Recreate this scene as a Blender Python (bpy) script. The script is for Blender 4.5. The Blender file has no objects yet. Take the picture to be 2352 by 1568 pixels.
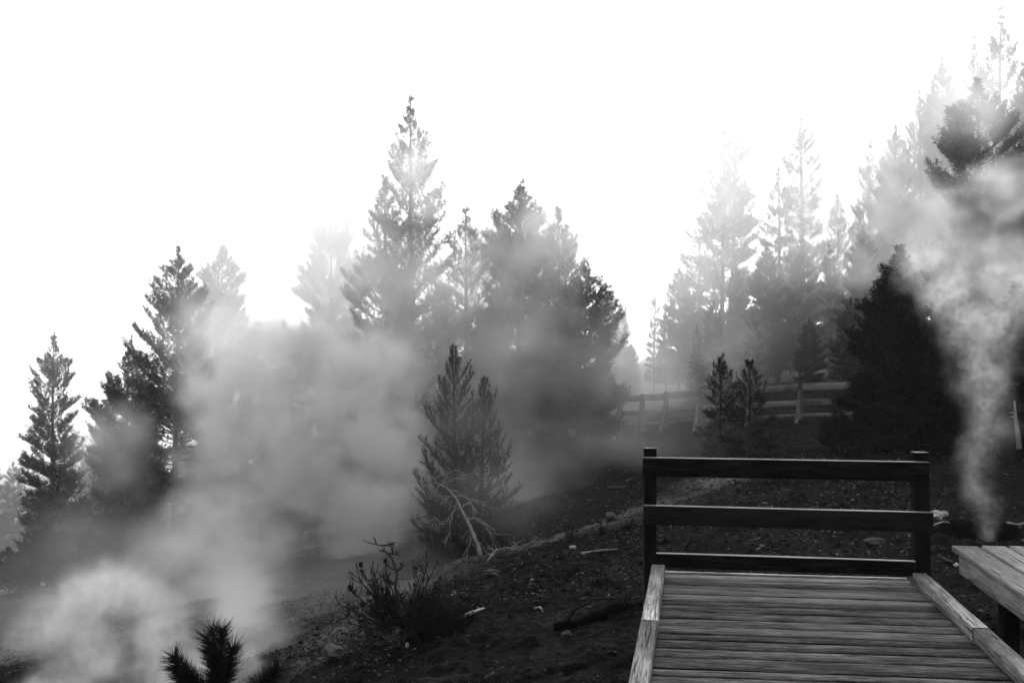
import bpy, math, random
import numpy as np

# ------------------------------------------------------------------ camera, sky, sun, exposure
scene = bpy.context.scene
col = scene.collection
FPX, CU, HV, CAMZ = 2287.0, 1176.0, 763.0, 1.8      # focal length in photo pixels (2352 wide), centre column, horizon row, eye height

cam_data = bpy.data.cameras.new('camera')
cam = bpy.data.objects.new('camera', cam_data)
col.objects.link(cam)
cam.location = (0, 0, CAMZ)
cam.rotation_euler = (math.pi / 2, 0, 0)
cam_data.sensor_width = 36.0
cam_data.lens = FPX / 2352 * 36.0
cam_data.shift_y = -21.0 / 2352
cam_data.clip_start = 0.05
cam_data.clip_end = 2000
scene.camera = cam

SUN_ELEV, SUN_AZ = math.radians(26), math.radians(9)   # ahead of the camera, a little to the right, behind the fog
world = bpy.data.worlds.new('World')
scene.world = world
world.use_nodes = True
wt = world.node_tree
wt.nodes.clear()
sky = wt.nodes.new('ShaderNodeTexSky')
sky.sky_type = 'NISHITA'
sky.sun_disc = False
sky.sun_elevation = SUN_ELEV
sky.sun_rotation = SUN_AZ
sky.air_density = 1.0
sky.dust_density = 7.0
bw = wt.nodes.new('ShaderNodeRGBToBW')               # the photograph is black and white
bg = wt.nodes.new('ShaderNodeBackground')
bg.inputs['Strength'].default_value = 0.15
wo = wt.nodes.new('ShaderNodeOutputWorld')
wt.links.new(sky.outputs[0], bw.inputs[0])
wt.links.new(bw.outputs[0], bg.inputs['Color'])
wt.links.new(bg.outputs[0], wo.inputs['Surface'])

sun_data = bpy.data.lights.new('sun', 'SUN')
sun = bpy.data.objects.new('sun', sun_data)
col.objects.link(sun)
sun_data.energy = 4.0
sun_data.angle = math.radians(24)
sun.rotation_euler = (math.pi / 2 - SUN_ELEV, 0, math.pi - SUN_AZ)

scene.view_settings.view_transform = 'Standard'
scene.view_settings.look = 'None'
scene.view_settings.exposure = 1.05
scene.view_settings.gamma = 1.0
scene.view_settings.use_curve_mapping = False
scene.render.engine = 'CYCLES'
cy = scene.cycles
cy.use_denoising = True
cy.use_adaptive_sampling = False
cy.adaptive_threshold = 0.035
cy.max_bounces = 8
cy.diffuse_bounces = 2
cy.glossy_bounces = 2
cy.transmission_bounces = 2
cy.transparent_max_bounces = 8
cy.volume_bounces = 5
cy.volume_step_rate = 1.0
cy.volume_max_steps = 256
cy.sample_clamp_indirect = 8.0

# ------------------------------------------------------------------ helpers
def P(u, v, Y):
    """the point at depth Y that the photograph shows at pixel (u, v) of a 2352 px wide copy"""
    return np.array([(u - CU) / FPX * Y, Y, CAMZ - (v - HV) / FPX * Y])

def lerp(a, b, t): return a + (b - a) * t

def tag(o, label=None, cat=None, group=None, kind=None):
    for k, v in (('label', label), ('category', cat), ('group', group), ('kind', kind)):
        if v: o[k] = v
    return o

def empty(name, loc, label, cat, group=None):
    o = bpy.data.objects.new(name, None)
    col.objects.link(o)
    o.location = [float(c) for c in loc]
    o.empty_display_size = 0.2
    return tag(o, label, cat, group)

def mesh_from_arrays(name, V, F, sizes=None, smooth=False):
    """V (n,3); F flat corner indices; sizes = corners per face (int or array)"""
    me = bpy.data.meshes.new(name)
    V = np.asarray(V, dtype=np.float32); F = np.asarray(F, dtype=np.int32).ravel()
    if np.isscalar(sizes): sizes = np.full(len(F) // sizes, sizes, dtype=np.int32)
    sizes = np.asarray(sizes, dtype=np.int32)
    me.vertices.add(len(V)); me.vertices.foreach_set('co', V.ravel())
    me.loops.add(len(F)); me.loops.foreach_set('vertex_index', F)
    me.polygons.add(len(sizes))
    st = np.concatenate([[0], np.cumsum(sizes)[:-1]]).astype(np.int32)
    me.polygons.foreach_set('loop_start', st)
    me.polygons.foreach_set('loop_total', sizes)
    if smooth: me.polygons.foreach_set('use_smooth', np.ones(len(sizes), dtype=bool))
    me.update(calc_edges=True)
    me.validate()
    return me

def link(name, me, mat=None, parent=None, loc=None):
    o = bpy.data.objects.new(name, me)
    col.objects.link(o)
    if mat is not None and not me.materials: me.materials.append(mat)
    if parent is not None: o.parent = parent
    if loc is not None: o.location = [float(c) for c in loc]
    return o

class MB:
    """collects polygons, then becomes one mesh"""
    def __init__(s): s.v = []; s.f = []; s.n = 0
    def add(s, V, faces):
        V = np.asarray(V, float)
        s.v.append(V)
        for f in faces: s.f.append([i + s.n for i in f])
        s.n += len(V)
    def tube(s, pts, rad, sides=5, cap=True):
        pts = np.asarray(pts, float); n = len(pts)
        rad = np.broadcast_to(rad, (n,))
        tan = np.gradient(pts, axis=0)
        tan /= np.linalg.norm(tan, axis=1)[:, None] + 1e-9
        ref = np.array([0, 0, 1.0]) if abs(tan[0][2]) < 0.8 else np.array([1.0, 0, 0])
        ring = []
        for i in range(n):
            a = np.cross(tan[i], ref); a /= np.linalg.norm(a) + 1e-9
            b = np.cross(tan[i], a)
            for k in range(sides):
                th = 2 * math.pi * k / sides
                ring.append(pts[i] + rad[i] * (math.cos(th) * a + math.sin(th) * b))
        fs = []
        for i in range(n - 1):
            for k in range(sides):
                k2 = (k + 1) % sides
                fs.append([i * sides + k, i * sides + k2, (i + 1) * sides + k2, (i + 1) * sides + k])
        if cap:
            fs.append(list(range(sides))[::-1]); fs.append([(n - 1) * sides + k for k in range(sides)])
        s.add(ring, fs)
    def mesh(s, name, smooth=False):
        V = np.concatenate(s.v); F = [i for f in s.f for i in f]
        return mesh_from_arrays(name, V, F, [len(f) for f in s.f], smooth)
    def build(s, name, mat, parent=None, loc=None, smooth=False):
        return link(name, s.mesh(name, smooth), mat, parent, loc)

# ------------------------------------------------------------------ value noise (numpy)
_rng = np.random.default_rng(5)
_tab = _rng.random((256, 256))
def vnoise(x, y):
    xi = np.floor(x).astype(int); yi = np.floor(y).astype(int)
    fx = x - xi; fy = y - yi
    fx = fx * fx * (3 - 2 * fx); fy = fy * fy * (3 - 2 * fy)
    g = lambda a, b: _tab[a & 255, b & 255]
    return lerp(lerp(g(xi, yi), g(xi + 1, yi), fx), lerp(g(xi, yi + 1), g(xi + 1, yi + 1), fx), fy) * 2 - 1
def fbm(x, y, f, octs):
    s = 0; a = 1; tot = 0
    for o in range(octs):
        s = s + a * vnoise(x * f + 17.3 * o, y * f + 5.1 * o); tot += a; a *= .5; f *= 2.03
    return s / tot

# ------------------------------------------------------------------ materials (all neutral greys)
class NT:
    def __init__(s, name):
        s.m = bpy.data.materials.new(name); s.m.use_nodes = True
        s.t = s.m.node_tree; s.t.nodes.clear()
        s.out = s.t.nodes.new('ShaderNodeOutputMaterial')
    def n(s, typ, **kw):
        nd = s.t.nodes.new(typ)
        for k, v in kw.items():
            if k.startswith('i_'): nd.inputs[k[2:]].default_value = v
            else: setattr(nd, k, v)
        return nd
    def l(s, a, b): s.t.links.new(a, b)
    def math(s, op, a, b=None, c=None, clamp=False):
        nd = s.n('ShaderNodeMath', operation=op, use_clamp=clamp)
        for i, x in enumerate((a, b, c)):
            if x is None: continue
            if isinstance(x, (int, float)): nd.inputs[i].default_value = x
            else: s.l(x, nd.inputs[i])
        return nd.outputs[0]
    def vmath(s, op, a, b=None):
        nd = s.n('ShaderNodeVectorMath', operation=op)
        for i, x in enumerate((a, b)):
            if x is None: continue
            if isinstance(x, (tuple, list)): nd.inputs[i].default_value = x
            else: s.l(x, nd.inputs[i])
        return nd
    def ramp(s, fac, stops):
        nd = s.n('ShaderNodeValToRGB'); s.l(fac, nd.inputs[0])
        el = nd.color_ramp.elements
        while len(el) < len(stops): el.new(0.5)
        for e, (p, g) in zip(el, stops): e.position = p; e.color = (g, g, g, 1)
        return nd.outputs[0]
    def noise(s, vec, scale, detail=4, rough=.55, dist=0):
        nd = s.n('ShaderNodeTexNoise'); s.l(vec, nd.inputs['Vector'])
        nd.inputs['Scale'].default_value = scale; nd.inputs['Detail'].default_value = detail
        nd.inputs['Roughness'].default_value = rough; nd.inputs['Distortion'].default_value = dist
        return nd.outputs[0]

def needle_mat(name, g, rough=.75):
    t = NT(name)
    geo = t.n('ShaderNodeNewGeometry')
    nz = t.noise(geo.outputs['Position'], 1.3, 3)
    c = t.ramp(nz, [(.3, g * .7), (.7, g * 1.3)])
    b = t.n('ShaderNodeBsdfPrincipled'); t.l(c, b.inputs['Base Color'])
    b.inputs['Roughness'].default_value = rough
    b.inputs['Specular IOR Level'].default_value = .05
    t.l(b.outputs[0], t.out.inputs[0])
    return t.m

def bark_mat(name, g0, g1):
    t = NT(name)
    geo = t.n('ShaderNodeNewGeometry')
    mp = t.n('ShaderNodeMapping'); mp.inputs['Scale'].default_value = (9, 9, 2.2); t.l(geo.outputs['Position'], mp.inputs[0])
    nz = t.noise(mp.outputs[0], 3, 6, .65)
    c = t.ramp(nz, [(.3, g0), (.7, g1)])
    b = t.n('ShaderNodeBsdfPrincipled'); t.l(c, b.inputs['Base Color']); b.inputs['Roughness'].default_value = .9
    b.inputs['Specular IOR Level'].default_value = .2
    bp = t.n('ShaderNodeBump'); bp.inputs['Strength'].default_value = .6; bp.inputs['Distance'].default_value = .02
    t.l(nz, bp.inputs['Height']); t.l(bp.outputs[0], b.inputs['Normal'])
    t.l(b.outputs[0], t.out.inputs[0])
    return t.m

def wood_mat(name, dark, light, crack=.5, grain=1.0, rough=.75, spec=.3, bump=.006, var=.24, top_light=0.0):
    """weathered sawn timber; the grain runs along each board's own X axis"""
    t = NT(name)
    tc = t.n('ShaderNodeTexCoord'); oi = t.n('ShaderNodeObjectInfo')
    off = t.n('ShaderNodeCombineXYZ')
    for i, k in enumerate((37., 11., 23.)): t.l(t.math('MULTIPLY', oi.outputs['Random'], k), off.inputs[i])
    base = t.vmath('ADD', tc.outputs['Object'], off.outputs[0]).outputs[0]
    def mapped(sx, sy, sz):
        mp = t.n('ShaderNodeMapping'); mp.inputs['Scale'].default_value = (sx, sy, sz); t.l(base, mp.inputs[0]); return mp.outputs[0]
    warp = t.noise(mapped(.9, 5, 5), 1.0, 2)
    wv = t.vmath('ADD', mapped(3.6, 62 * grain, 62 * grain)); t.l(warp, wv.inputs[1])
    fine = t.noise(wv.outputs[0], 1.0, 5, .62, .6)
    broad = t.noise(mapped(1.1, 14, 14), 1.0, 4, .6, .8)
    # growth rings, as long flames and cathedral arches
    ringv = t.math('ADD', t.math('MULTIPLY', broad, 2.4), t.math('MULTIPLY', fine, .35))
    ring = t.math('SINE', t.math('MULTIPLY', ringv, 26.0))
    ring = t.math('MULTIPLY_ADD', ring, .5, .5)
    blot = t.noise(mapped(3.4, 9, 9), 1.0, 6, .7)
    ck = t.noise(mapped(2.6, 70, 70), 1.0, 3, .6, .4)
    ckm = t.ramp(ck, [(.55, 0), (.61, 1)])
    ckm = t.math('MULTIPLY', ckm, t.ramp(t.noise(mapped(1.7, 9, 9), 1.3, 3), [(.40, 0), (.55, 1)]))
    kn = t.n('ShaderNodeTexVoronoi'); t.l(mapped(1.3, 5.5, 5.5), kn.inputs['Vector']); kn.inputs['Scale'].default_value = 1.0
    knm = t.ramp(kn.outputs['Distance'], [(.045, 1), (.11, 0)])
    v = t.math('ADD', t.math('MULTIPLY', fine, .55), t.math('MULTIPLY', ring, .10))
    v = t.math('ADD', v, t.math('MULTIPLY', blot, .55))
    v = t.math('ADD', v, t.math('MULTIPLY_ADD', oi.outputs['Random'], var, -var / 2))
    c = t.ramp(v, [(.47, dark), (.60, lerp(dark, light, .5)), (.76, light)])
    hold = t.math('MAXIMUM', t.math('MULTIPLY', ckm, crack), t.math('MULTIPLY', knm, .75))
    mx = t.n('ShaderNodeMix', data_type='RGBA'); t.l(hold, mx.inputs[0]); t.l(c, mx.inputs[6]); mx.inputs[7].default_value = (dark * .25,) * 3 + (1,)
    csock = mx.outputs[2]
    if top_light:                       # upward faces painted paler, standing in for light caught on top
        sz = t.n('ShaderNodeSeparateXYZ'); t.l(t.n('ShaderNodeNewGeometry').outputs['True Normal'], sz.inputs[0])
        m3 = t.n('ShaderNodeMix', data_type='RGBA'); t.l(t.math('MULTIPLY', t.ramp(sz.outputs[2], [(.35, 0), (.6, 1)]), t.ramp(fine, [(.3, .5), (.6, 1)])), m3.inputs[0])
        t.l(csock, m3.inputs[6]); m3.inputs[7].default_value = (top_light,) * 3 + (1,); csock = m3.outputs[2]
    b = t.n('ShaderNodeBsdfPrincipled'); t.l(csock, b.inputs['Base Color'])
    b.inputs['Roughness'].default_value = rough; b.inputs['Specular IOR Level'].default_value = spec
    h = t.math('SUBTRACT', t.math('ADD', t.math('MULTIPLY', fine, .7), t.math('MULTIPLY', ring, .12)), t.math('MULTIPLY', ckm, 1.1))
    bp = t.n('ShaderNodeBump'); bp.inputs['Strength'].default_value = .9; bp.inputs['Distance'].default_value = bump
    t.l(h, bp.inputs['Height']); t.l(bp.outputs[0], b.inputs['Normal'])
    t.l(b.outputs[0], t.out.inputs[0])
    return t.m

def plain_mat(name, g0, g1, scale=20, rough=.9, spec=.2, bump=0.0):
    t = NT(name)
    geo = t.n('ShaderNodeNewGeometry')
    nz = t.noise(geo.outputs['Position'], scale, 5, .6)
    b = t.n('ShaderNodeBsdfPrincipled'); t.l(t.ramp(nz, [(.3, g0), (.7, g1)]), b.inputs['Base Color'])
    b.inputs['Roughness'].default_value = rough; b.inputs['Specular IOR Level'].default_value = spec
    if bump:
        bp = t.n('ShaderNodeBump'); bp.inputs['Distance'].default_value = bump; t.l(nz, bp.inputs['Height']); t.l(bp.outputs[0], b.inputs['Normal'])
    t.l(b.outputs[0], t.out.inputs[0])
    return t.m

def tone_mat(name, g0, g1):
    """grey picked per piece from the point attribute 'tone'"""
    t = NT(name)
    at = t.n('ShaderNodeAttribute', attribute_name='tone')
    b = t.n('ShaderNodeBsdfPrincipled'); t.l(t.ramp(at.outputs['Fac'], [(.0, g0), (.8, lerp(g0, g1, .35)), (1, g1)]), b.inputs['Base Color'])
    b.inputs['Roughness'].default_value = .95; b.inputs['Specular IOR Level'].default_value = .08
    t.l(b.outputs[0], t.out.inputs[0])
    return t.m

M_NEEDLE = needle_mat('pine_needles', .028)
M_NEEDLE_YOUNG = needle_mat('young_pine_needles', .04)
M_BARK = bark_mat('pine_bark', .035, .09)
M_DEADWOOD = bark_mat('bleached_deadwood', .22, .5)
M_TWIG = bark_mat('dark_twigs', .006, .02)
M_RAIL = wood_mat('dark_stained_rail_wood', .001, .022, crack=.8, spec=.1, rough=.8, top_light=.42)
M_DECK = wood_mat('grey_deck_wood', .012, .17, crack=1.0, spec=.12, rough=.85, bump=.008, var=.22)
M_KERB = wood_mat('weathered_kerb_wood', .2, .58, crack=1.0, spec=.2, rough=.75, bump=.012)
M_PALE = wood_mat('pale_platform_wood', .34, .70, crack=.8, spec=.35, rough=.6)
M_FENCE = wood_mat('grey_fence_wood', .12, .32, crack=.5)
M_POST = wood_mat('black_post_wood', .002, .014, crack=.5, spec=.08, rough=.9, top_light=.25)
M_LOG_SHADE = plain_mat('log_shade_black', .002, .010, 14, rough=1.0, spec=.02, bump=.03)  # near-black colour stands in for the shadow hollow at the log

# ------------------------------------------------------------------ ground
def W(u, v, Y): return tuple(P(u, v, Y))
CTRL = [(2, 8, -.5), (4, 8, -.48), (6, 8, -.42), (3, 12, -.5), (6, 12, -.47), (1.9, 12, -.6), (4, 18, -.5), (8, 18, -.35), (8, 24, -.3), (12, 24, 0.1),
        (15, 40, .3), (8, 40, -.5), (3, 40, -1.6), (25, 60, 2.5), (10, 60, .2), (.9, 7.2, -.5), (.4, 7.1, -.68), (.6, 5, -.6),
        (-15, 15, -5.4), (-15, 5, -4.8), (-4, 3, -1.9), (-.9, 3, -1.0), (0, 0, -.6), (-3, -5, -1.2), (4, -5, -.4), (8, 3, -.3), (2, 4, -.55), (3.3, 6, -.52),
        (0, 40, -3.4), (-5, 60, -5), (-30, 60, -11), (-25, 25, -8),
        W(930, 1450, 9), W(700, 1568, 8.5), W(1100, 1283, 13), W(1290, 1232, 13.2), W(1480, 1180, 13.6), W(1500, 1095, 16.5), W(1060, 1290, 16), W(1240, 1215, 17),
        W(700, 1275, 22), W(300, 1325, 22), W(0, 1385, 24), W(0, 1568, 12), W(400, 1568, 10.5), W(130, 1350, 27), W(300, 1345, 27),
        W(115, 1372, 40), W(390, 1310, 33), W(952, 1200, 30), W(1190, 1110, 27), W(1400, 1060, 25),
        W(1440, 985, 27), W(1700, 985, 25.5), W(1975, 975, 24)]
CP = np.array(CTRL)
def _phi(r): return np.where(r > 1e-9, r * r * np.log(r + 1e-9), 0)
_n = len(CP)
_K = _phi(np.hypot(CP[:, None, 0] - CP[None, :, 0], CP[:, None, 1] - CP[None, :, 1])) + np.eye(_n) * .6
_Q = np.c_[np.ones(_n), CP[:, :2]]
_A = np.block([[_K, _Q], [_Q.T, np.zeros((3, 3))]])
_sol = np.linalg.solve(_A, np.r_[CP[:, 2], 0, 0, 0])
def ground_base(x, y):
    x = np.atleast_1d(np.asarray(x, float)); y = np.atleast_1d(np.asarray(y, float))
    r = np.hypot(x, y - 10) + 1e-6
    k = np.minimum(1, 52 / r)
    xx = x * k; yy = 10 + (y - 10) * k
    z = np.full(xx.shape, 0.0)
    for i in range(_n):
        z += _sol[i] * _phi(np.hypot(xx - CP[i, 0], yy - CP[i, 1]))
    return z + _sol[_n] + _sol[_n + 1] * xx + _sol[_n + 2] * yy
VENT = P(2262, 1236, 11.2)
def ground_z(x, y):
    x = np.atleast_1d(np.asarray(x, float)); y = np.atleast_1d(np.asarray(y, float))
    z = ground_base(x, y)
    d = np.hypot(x, y)
    amp = np.clip(d / 8, .5, 3)
    z = z + .06 * amp * fbm(x, y, .45, 3) + .03 * fbm(x + 9, y, 2.0, 3)
    clod = fbm(x * 1.0, y * 1.5, 7.0, 4)
    z = z + .045 * clod + .030 * np.maximum(0, fbm(x + 3, y, 17., 2)) + .07 * np.maximum(0, fbm(x + 7, y * 1.3, 2.6, 3) - .15)
    # terraces of crust on the slopes
    z = z + .035 * np.sin(9 * z + 3 * fbm(x, y, .8, 2)) * np.clip((d - 9) / 6, 0, 1) * .5
    # steam vent hole
    e = ((x - VENT[0]) / .42) ** 2 + ((y - VENT[1]) / .42) ** 2
    z = z - .7 * np.exp(-e ** 3) + .05 * np.exp(-((np.sqrt(e) - 1.45) / .3) ** 2)
    return z
def gz(x, y): return float(ground_z(x, y)[0])

def make_ground():
    ra = np.r_[np.linspace(.6, 4, 14, endpoint=False), np.geomspace(4, 26, 620, endpoint=False), np.geomspace(26, 260, 120)]
    fr = np.linspace(-math.radians(42), math.radians(42), 500)
    bk = np.linspace(math.radians(42), math.radians(318), 70)[1:-1]
    az = np.r_[fr, bk]
    R, A = np.meshgrid(ra, az, indexing='ij')
    X = R * np.sin(A); Y = R * np.cos(A) + 0.0
    Z = ground_z(X.ravel(), Y.ravel()).reshape(X.shape)
    nr, na = X.shape
    V = np.c_[X.ravel(), Y.ravel(), Z.ravel()]
    i = np.arange(nr - 1)[:, None] * na; j = np.arange(na)[None, :]; j2 = (j + 1) % na
    F = np.stack([i + j, i + j2, i + na + j2, i + na + j], -1).reshape(-1, 4)[:, ::-1]
    V = np.r_[V, [[0, 0, gz(0, 0)]]]
    c = len(V) - 1
    tri = np.stack([np.full(na, c), (np.arange(na) + 1) % na, np.arange(na)], -1)[:, ::-1]
    me = mesh_from_arrays('ground', V, np.r_[F.ravel(), tri.ravel()], np.r_[np.full(len(F), 4), np.full(na, 3)], smooth=True)
    # pale mineral crust along the lip of the slope and in streaks on the banks
    lip = np.array([W(690, 1500, 9.6)[:2], W(900, 1350, 12.0)[:2], W(1100, 1283, 12.9)[:2], W(1290, 1228, 13.3)[:2], W(1480, 1175, 13.9)[:2], W(1620, 1130, 15)[:2]])
    x, y = V[:, 0], V[:, 1]
    d = np.full(len(V), 1e9)
    for a, b in zip(lip[:-1], lip[1:]):
        ab = b - a; t = np.clip(((x - a[0]) * ab[0] + (y - a[1]) * ab[1]) / (ab @ ab), 0, 1)
        d = np.minimum(d, np.hypot(x - a[0] - t * ab[0], y - a[1] - t * ab[1]))
    n1 = fbm(x, y * 1.4, 1.1, 4)
    pale = np.exp(-(d / .55) ** 2) * np.clip(.65 + .9 * n1, 0, 1)
    n2 = fbm(x * .5 + 30, y, .8, 4)
    left = np.clip((-x - 1.0 + .1 * (y - 8)) / 3, 0, 1)
    pale = np.maximum(pale, left * np.clip(n2 * 2.2 + .15, 0, .8))
    at = me.attributes.new('pale', 'FLOAT', 'POINT'); at.data.foreach_set('value', pale.astype(np.float32))
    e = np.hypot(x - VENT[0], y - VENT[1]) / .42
    vent_shade = np.clip(1.25 - .9 * e ** 2 + .25 * fbm(x, y, 4, 2), 0, 1)       # blackens the vent hole to stand in for the shade inside
    at2 = me.attributes.new('vent_shade', 'FLOAT', 'POINT'); at2.data.foreach_set('value', vent_shade.astype(np.float32))
    t = NT('volcanic_soil')
    geo = t.n('ShaderNodeNewGeometry')
    pos = geo.outputs['Position']
    mp = t.n('ShaderNodeMapping'); mp.inputs['Scale'].default_value = (1, 1.6, 1.6); t.l(pos, mp.inputs[0])
    a1 = t.noise(mp.outputs[0], 1.1, 6, .65); a2 = t.noise(mp.outputs[0], 14, 6, .7); a3 = t.noise(mp.outputs[0], 60, 4, .7)
    vo = t.n('ShaderNodeTexVoronoi'); vo.inputs['Scale'].default_value = 42; t.l(mp.outputs[0], vo.inputs['Vector'])
    v = t.math('ADD', t.math('MULTIPLY', a1, .45), t.math('ADD', t.math('MULTIPLY', a2, .4), t.math('MULTIPLY', a3, .25)))
    soil = t.ramp(v, [(.42, .0025), (.56, .009), (.70, .032)])
    spk = t.ramp(vo.outputs['Color'], [(.90, 0), (.97, 1)])
    crust = t.ramp(v, [(.40, .05), (.56, .17), (.75, .34)])
    pa = t.n('ShaderNodeAttribute', attribute_name='pale')
    pf = t.math('MULTIPLY', pa.outputs['Fac'], t.ramp(a2, [(.35, .3), (.6, 1)]))
    m1 = t.n('ShaderNodeMix', data_type='RGBA'); t.l(t.math('MULTIPLY', spk, .35), m1.inputs[0]); t.l(soil, m1.inputs[6]); m1.inputs[7].default_value = (.08, .08, .08, 1)
    m2 = t.n('ShaderNodeMix', data_type='RGBA'); t.l(pf, m2.inputs[0]); t.l(m1.outputs[2], m2.inputs[6]); t.l(crust, m2.inputs[7])
    wa = t.n('ShaderNodeAttribute', attribute_name='vent_shade')
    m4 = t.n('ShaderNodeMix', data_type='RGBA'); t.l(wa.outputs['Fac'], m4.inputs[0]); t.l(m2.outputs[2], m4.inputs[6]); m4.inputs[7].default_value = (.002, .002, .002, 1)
    b = t.n('ShaderNodeBsdfPrincipled'); t.l(m4.outputs[2], b.inputs['Base Color']); b.inputs['Roughness'].default_value = 1.0; b.inputs['Specular IOR Level'].default_value = .04
    h = t.math('ADD', t.math('MULTIPLY', a2, .6), t.math('MULTIPLY', a3, .35))
    bp = t.n('ShaderNodeBump'); bp.inputs['Strength'].default_value = 1.0; bp.inputs['Distance'].default_value = .05
    t.l(h, bp.inputs['Height']); t.l(bp.outputs[0], b.inputs['Normal'])
    t.l(b.outputs[0], t.out.inputs[0])
    o = link('ground', me, t.m)
    tag(o, kind='structure', label='dark stony soil falling away to the left')
make_ground()

# ------------------------------------------------------------------ boards
def board_mesh(name, L, w, h, ch=.004, segs=2, jit=.002, seed=0):
    """board along X from 0 to L, width w on Y, height h on Z (top at z=0), chamfered edges, slightly warped"""
    r = random.Random(seed)
    ring = [(-w / 2 + ch, 0), (w / 2 - ch, 0), (w / 2, -ch), (w / 2, -h + ch), (w / 2 - ch, -h), (-w / 2 + ch, -h), (-w / 2, -h + ch), (-w / 2, -ch)]
    V = []
    for i in range(segs + 1):
        x = L * i / segs
        dy, dz = (r.uniform(-jit, jit), r.uniform(-jit, jit)) if jit else (0, 0)
        for (a, b) in ring: V.append((x, a + dy, b + dz))
    F = []
    for i in range(segs):
        for k in range(8):
            k2 = (k + 1) % 8
            F.append([i * 8 + k, i * 8 + k2, (i + 1) * 8 + k2, (i + 1) * 8 + k])
    F.append(list(range(8))[::-1] if False else list(range(8))); F.append([segs * 8 + k for k in range(8)][::-1])
    F = [f[::-1] for f in F]
    return mesh_from_arrays(name, V, [i for f in F for i in f], [len(f) for f in F])

from mathutils import Matrix, Vector
def board(name, p0, p1, w, h, mat, parent, up=(0, 0, 1), seed=0, ch=.004, segs=2, jit=.002, roll=0):
    """board whose top face centre line runs p0 -> p1"""
    p0 = Vector([float(c) for c in p0]); p1 = Vector([float(c) for c in p1]); up = Vector(up)
    X = (p1 - p0); L = X.length; X.normalize()
    Yv = up.cross(X).normalized(); Z = X.cross(Yv)
    me = board_mesh(name, L, w, h, ch, segs, jit, seed)
    o = link(name, me, mat, parent)
    m = Matrix((X, Yv, Z)).transposed().to_4x4(); m.translation = p0
    if roll: m = m @ Matrix.Rotation(roll, 4, 'X')
    if parent is not None: m = Matrix.Translation(-parent.location) @ m
    o.matrix_local = m
    return o

def deck_left(Y):  return 1.150 + .184 * (Y - 7.47)      # inner faces of the two kerbs
def deck_right(Y): return 2.872 + .142 * (Y - 7.21)
KW = .098
def make_boardwalk():
    root = empty('boardwalk', (1.6, 5.5, 0), 'grey plank boardwalk with timber kerbs, running up to the dark railing', 'boardwalk')
    r = random.Random(3)
    y = 7.44; i = 0
    while y > 2.3:
        w = r.choice([.138, .14, .14, .092, .185, .235, .14]) if i > 1 else .14
        yl = y - w / 2; yr = yl - .215
        xl = deck_left(yl) - KW - .012 + r.uniform(-.008, .008); xr = deck_right(yr) + KW + .012 + r.uniform(-.01, .01)
        dz = r.uniform(-.003, .002)
        board('plank', (xl, yl, dz - .001), (xr, yr, dz - .001 + r.uniform(-.002, .002)), w, .038, M_DECK, root, seed=i, ch=r.uniform(.002, .004), jit=.0025, roll=r.uniform(-.008, .008))
        y -= w + r.uniform(.012, .022); i += 1
    # end board, a touch proud of the planks
    board('end_board', (deck_left(7.47) - .01, 7.50, .004), (deck_right(7.26) + .01, 7.285, .002), .036, .14, M_KERB, root, seed=91)
    # kerbs: two timbers a side, butted
    def kerb(f, side, ya, yb, seed, dx=0):
        xa, xb = f(ya) + side * KW / 2 + dx, f(yb) + side * KW / 2 + dx
        board('kerb_timber', (xa, ya, .092), (xb, yb, .090), KW, .088, M_KERB, root, seed=seed, ch=.008, segs=3, jit=.003)
    kerb(deck_left, -1, 5.93, 7.36, 31); kerb(deck_left, -1, 2.3, 5.922, 32, -.004)
    kerb(deck_right, 1, 5.76, 7.17, 33); kerb(deck_right, 1, 2.3, 5.75, 34, .005)
    # beams below and their posts
    for k, s in enumerate((.08, .5, .92)):
        a = np.array([lerp(deck_left(7.3) - KW, deck_right(7.1) + KW, s), 7.35 - .22 * s, -.045]); b = np.array([lerp(deck_left(2.4) - KW, deck_right(2.4) + KW, s), 2.4, -.045])
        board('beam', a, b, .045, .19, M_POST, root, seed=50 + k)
    for Yp in (3.4, 5.2, 6.9):
        for s in (.05, .95):
            x = lerp(deck_left(Yp) - KW, deck_right(Yp) + KW, s)
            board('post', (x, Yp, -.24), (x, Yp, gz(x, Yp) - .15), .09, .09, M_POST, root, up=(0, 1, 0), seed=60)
make_boardwalk()

def make_railing():
    rl = lambda u, v, Y: P(u, v, Y)
    root = empty('railing', (1.95, 7.3, -.3), 'dark wooden railing of three rails closing the end of the boardwalk', 'railing')
    d = np.array([.991, -.134, 0])               # direction along the rails
    nrm = np.array([-.134, -.991, 0])            # towards the camera
    A = np.array([.958, 7.30, 0])                # left end of the camera face of the top rail
    def at(s, z, off=0): return A + d * s + nrm * off + np.array([0, 0, z])
    def rail(s0, s1, z0, z1, h, off, seed, th=.04):
        # p0->p1 is the top centre line; width = thickness across the rail
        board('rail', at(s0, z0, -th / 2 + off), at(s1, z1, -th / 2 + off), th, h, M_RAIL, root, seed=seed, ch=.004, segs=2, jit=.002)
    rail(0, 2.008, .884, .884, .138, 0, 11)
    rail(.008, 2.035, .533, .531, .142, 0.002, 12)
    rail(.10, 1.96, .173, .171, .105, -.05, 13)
    # posts stand behind the rails
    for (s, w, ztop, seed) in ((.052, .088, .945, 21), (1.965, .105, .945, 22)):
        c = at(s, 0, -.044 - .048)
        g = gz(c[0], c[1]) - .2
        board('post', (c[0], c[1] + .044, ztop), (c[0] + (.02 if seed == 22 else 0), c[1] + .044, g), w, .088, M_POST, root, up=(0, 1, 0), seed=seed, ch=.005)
make_railing()

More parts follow.
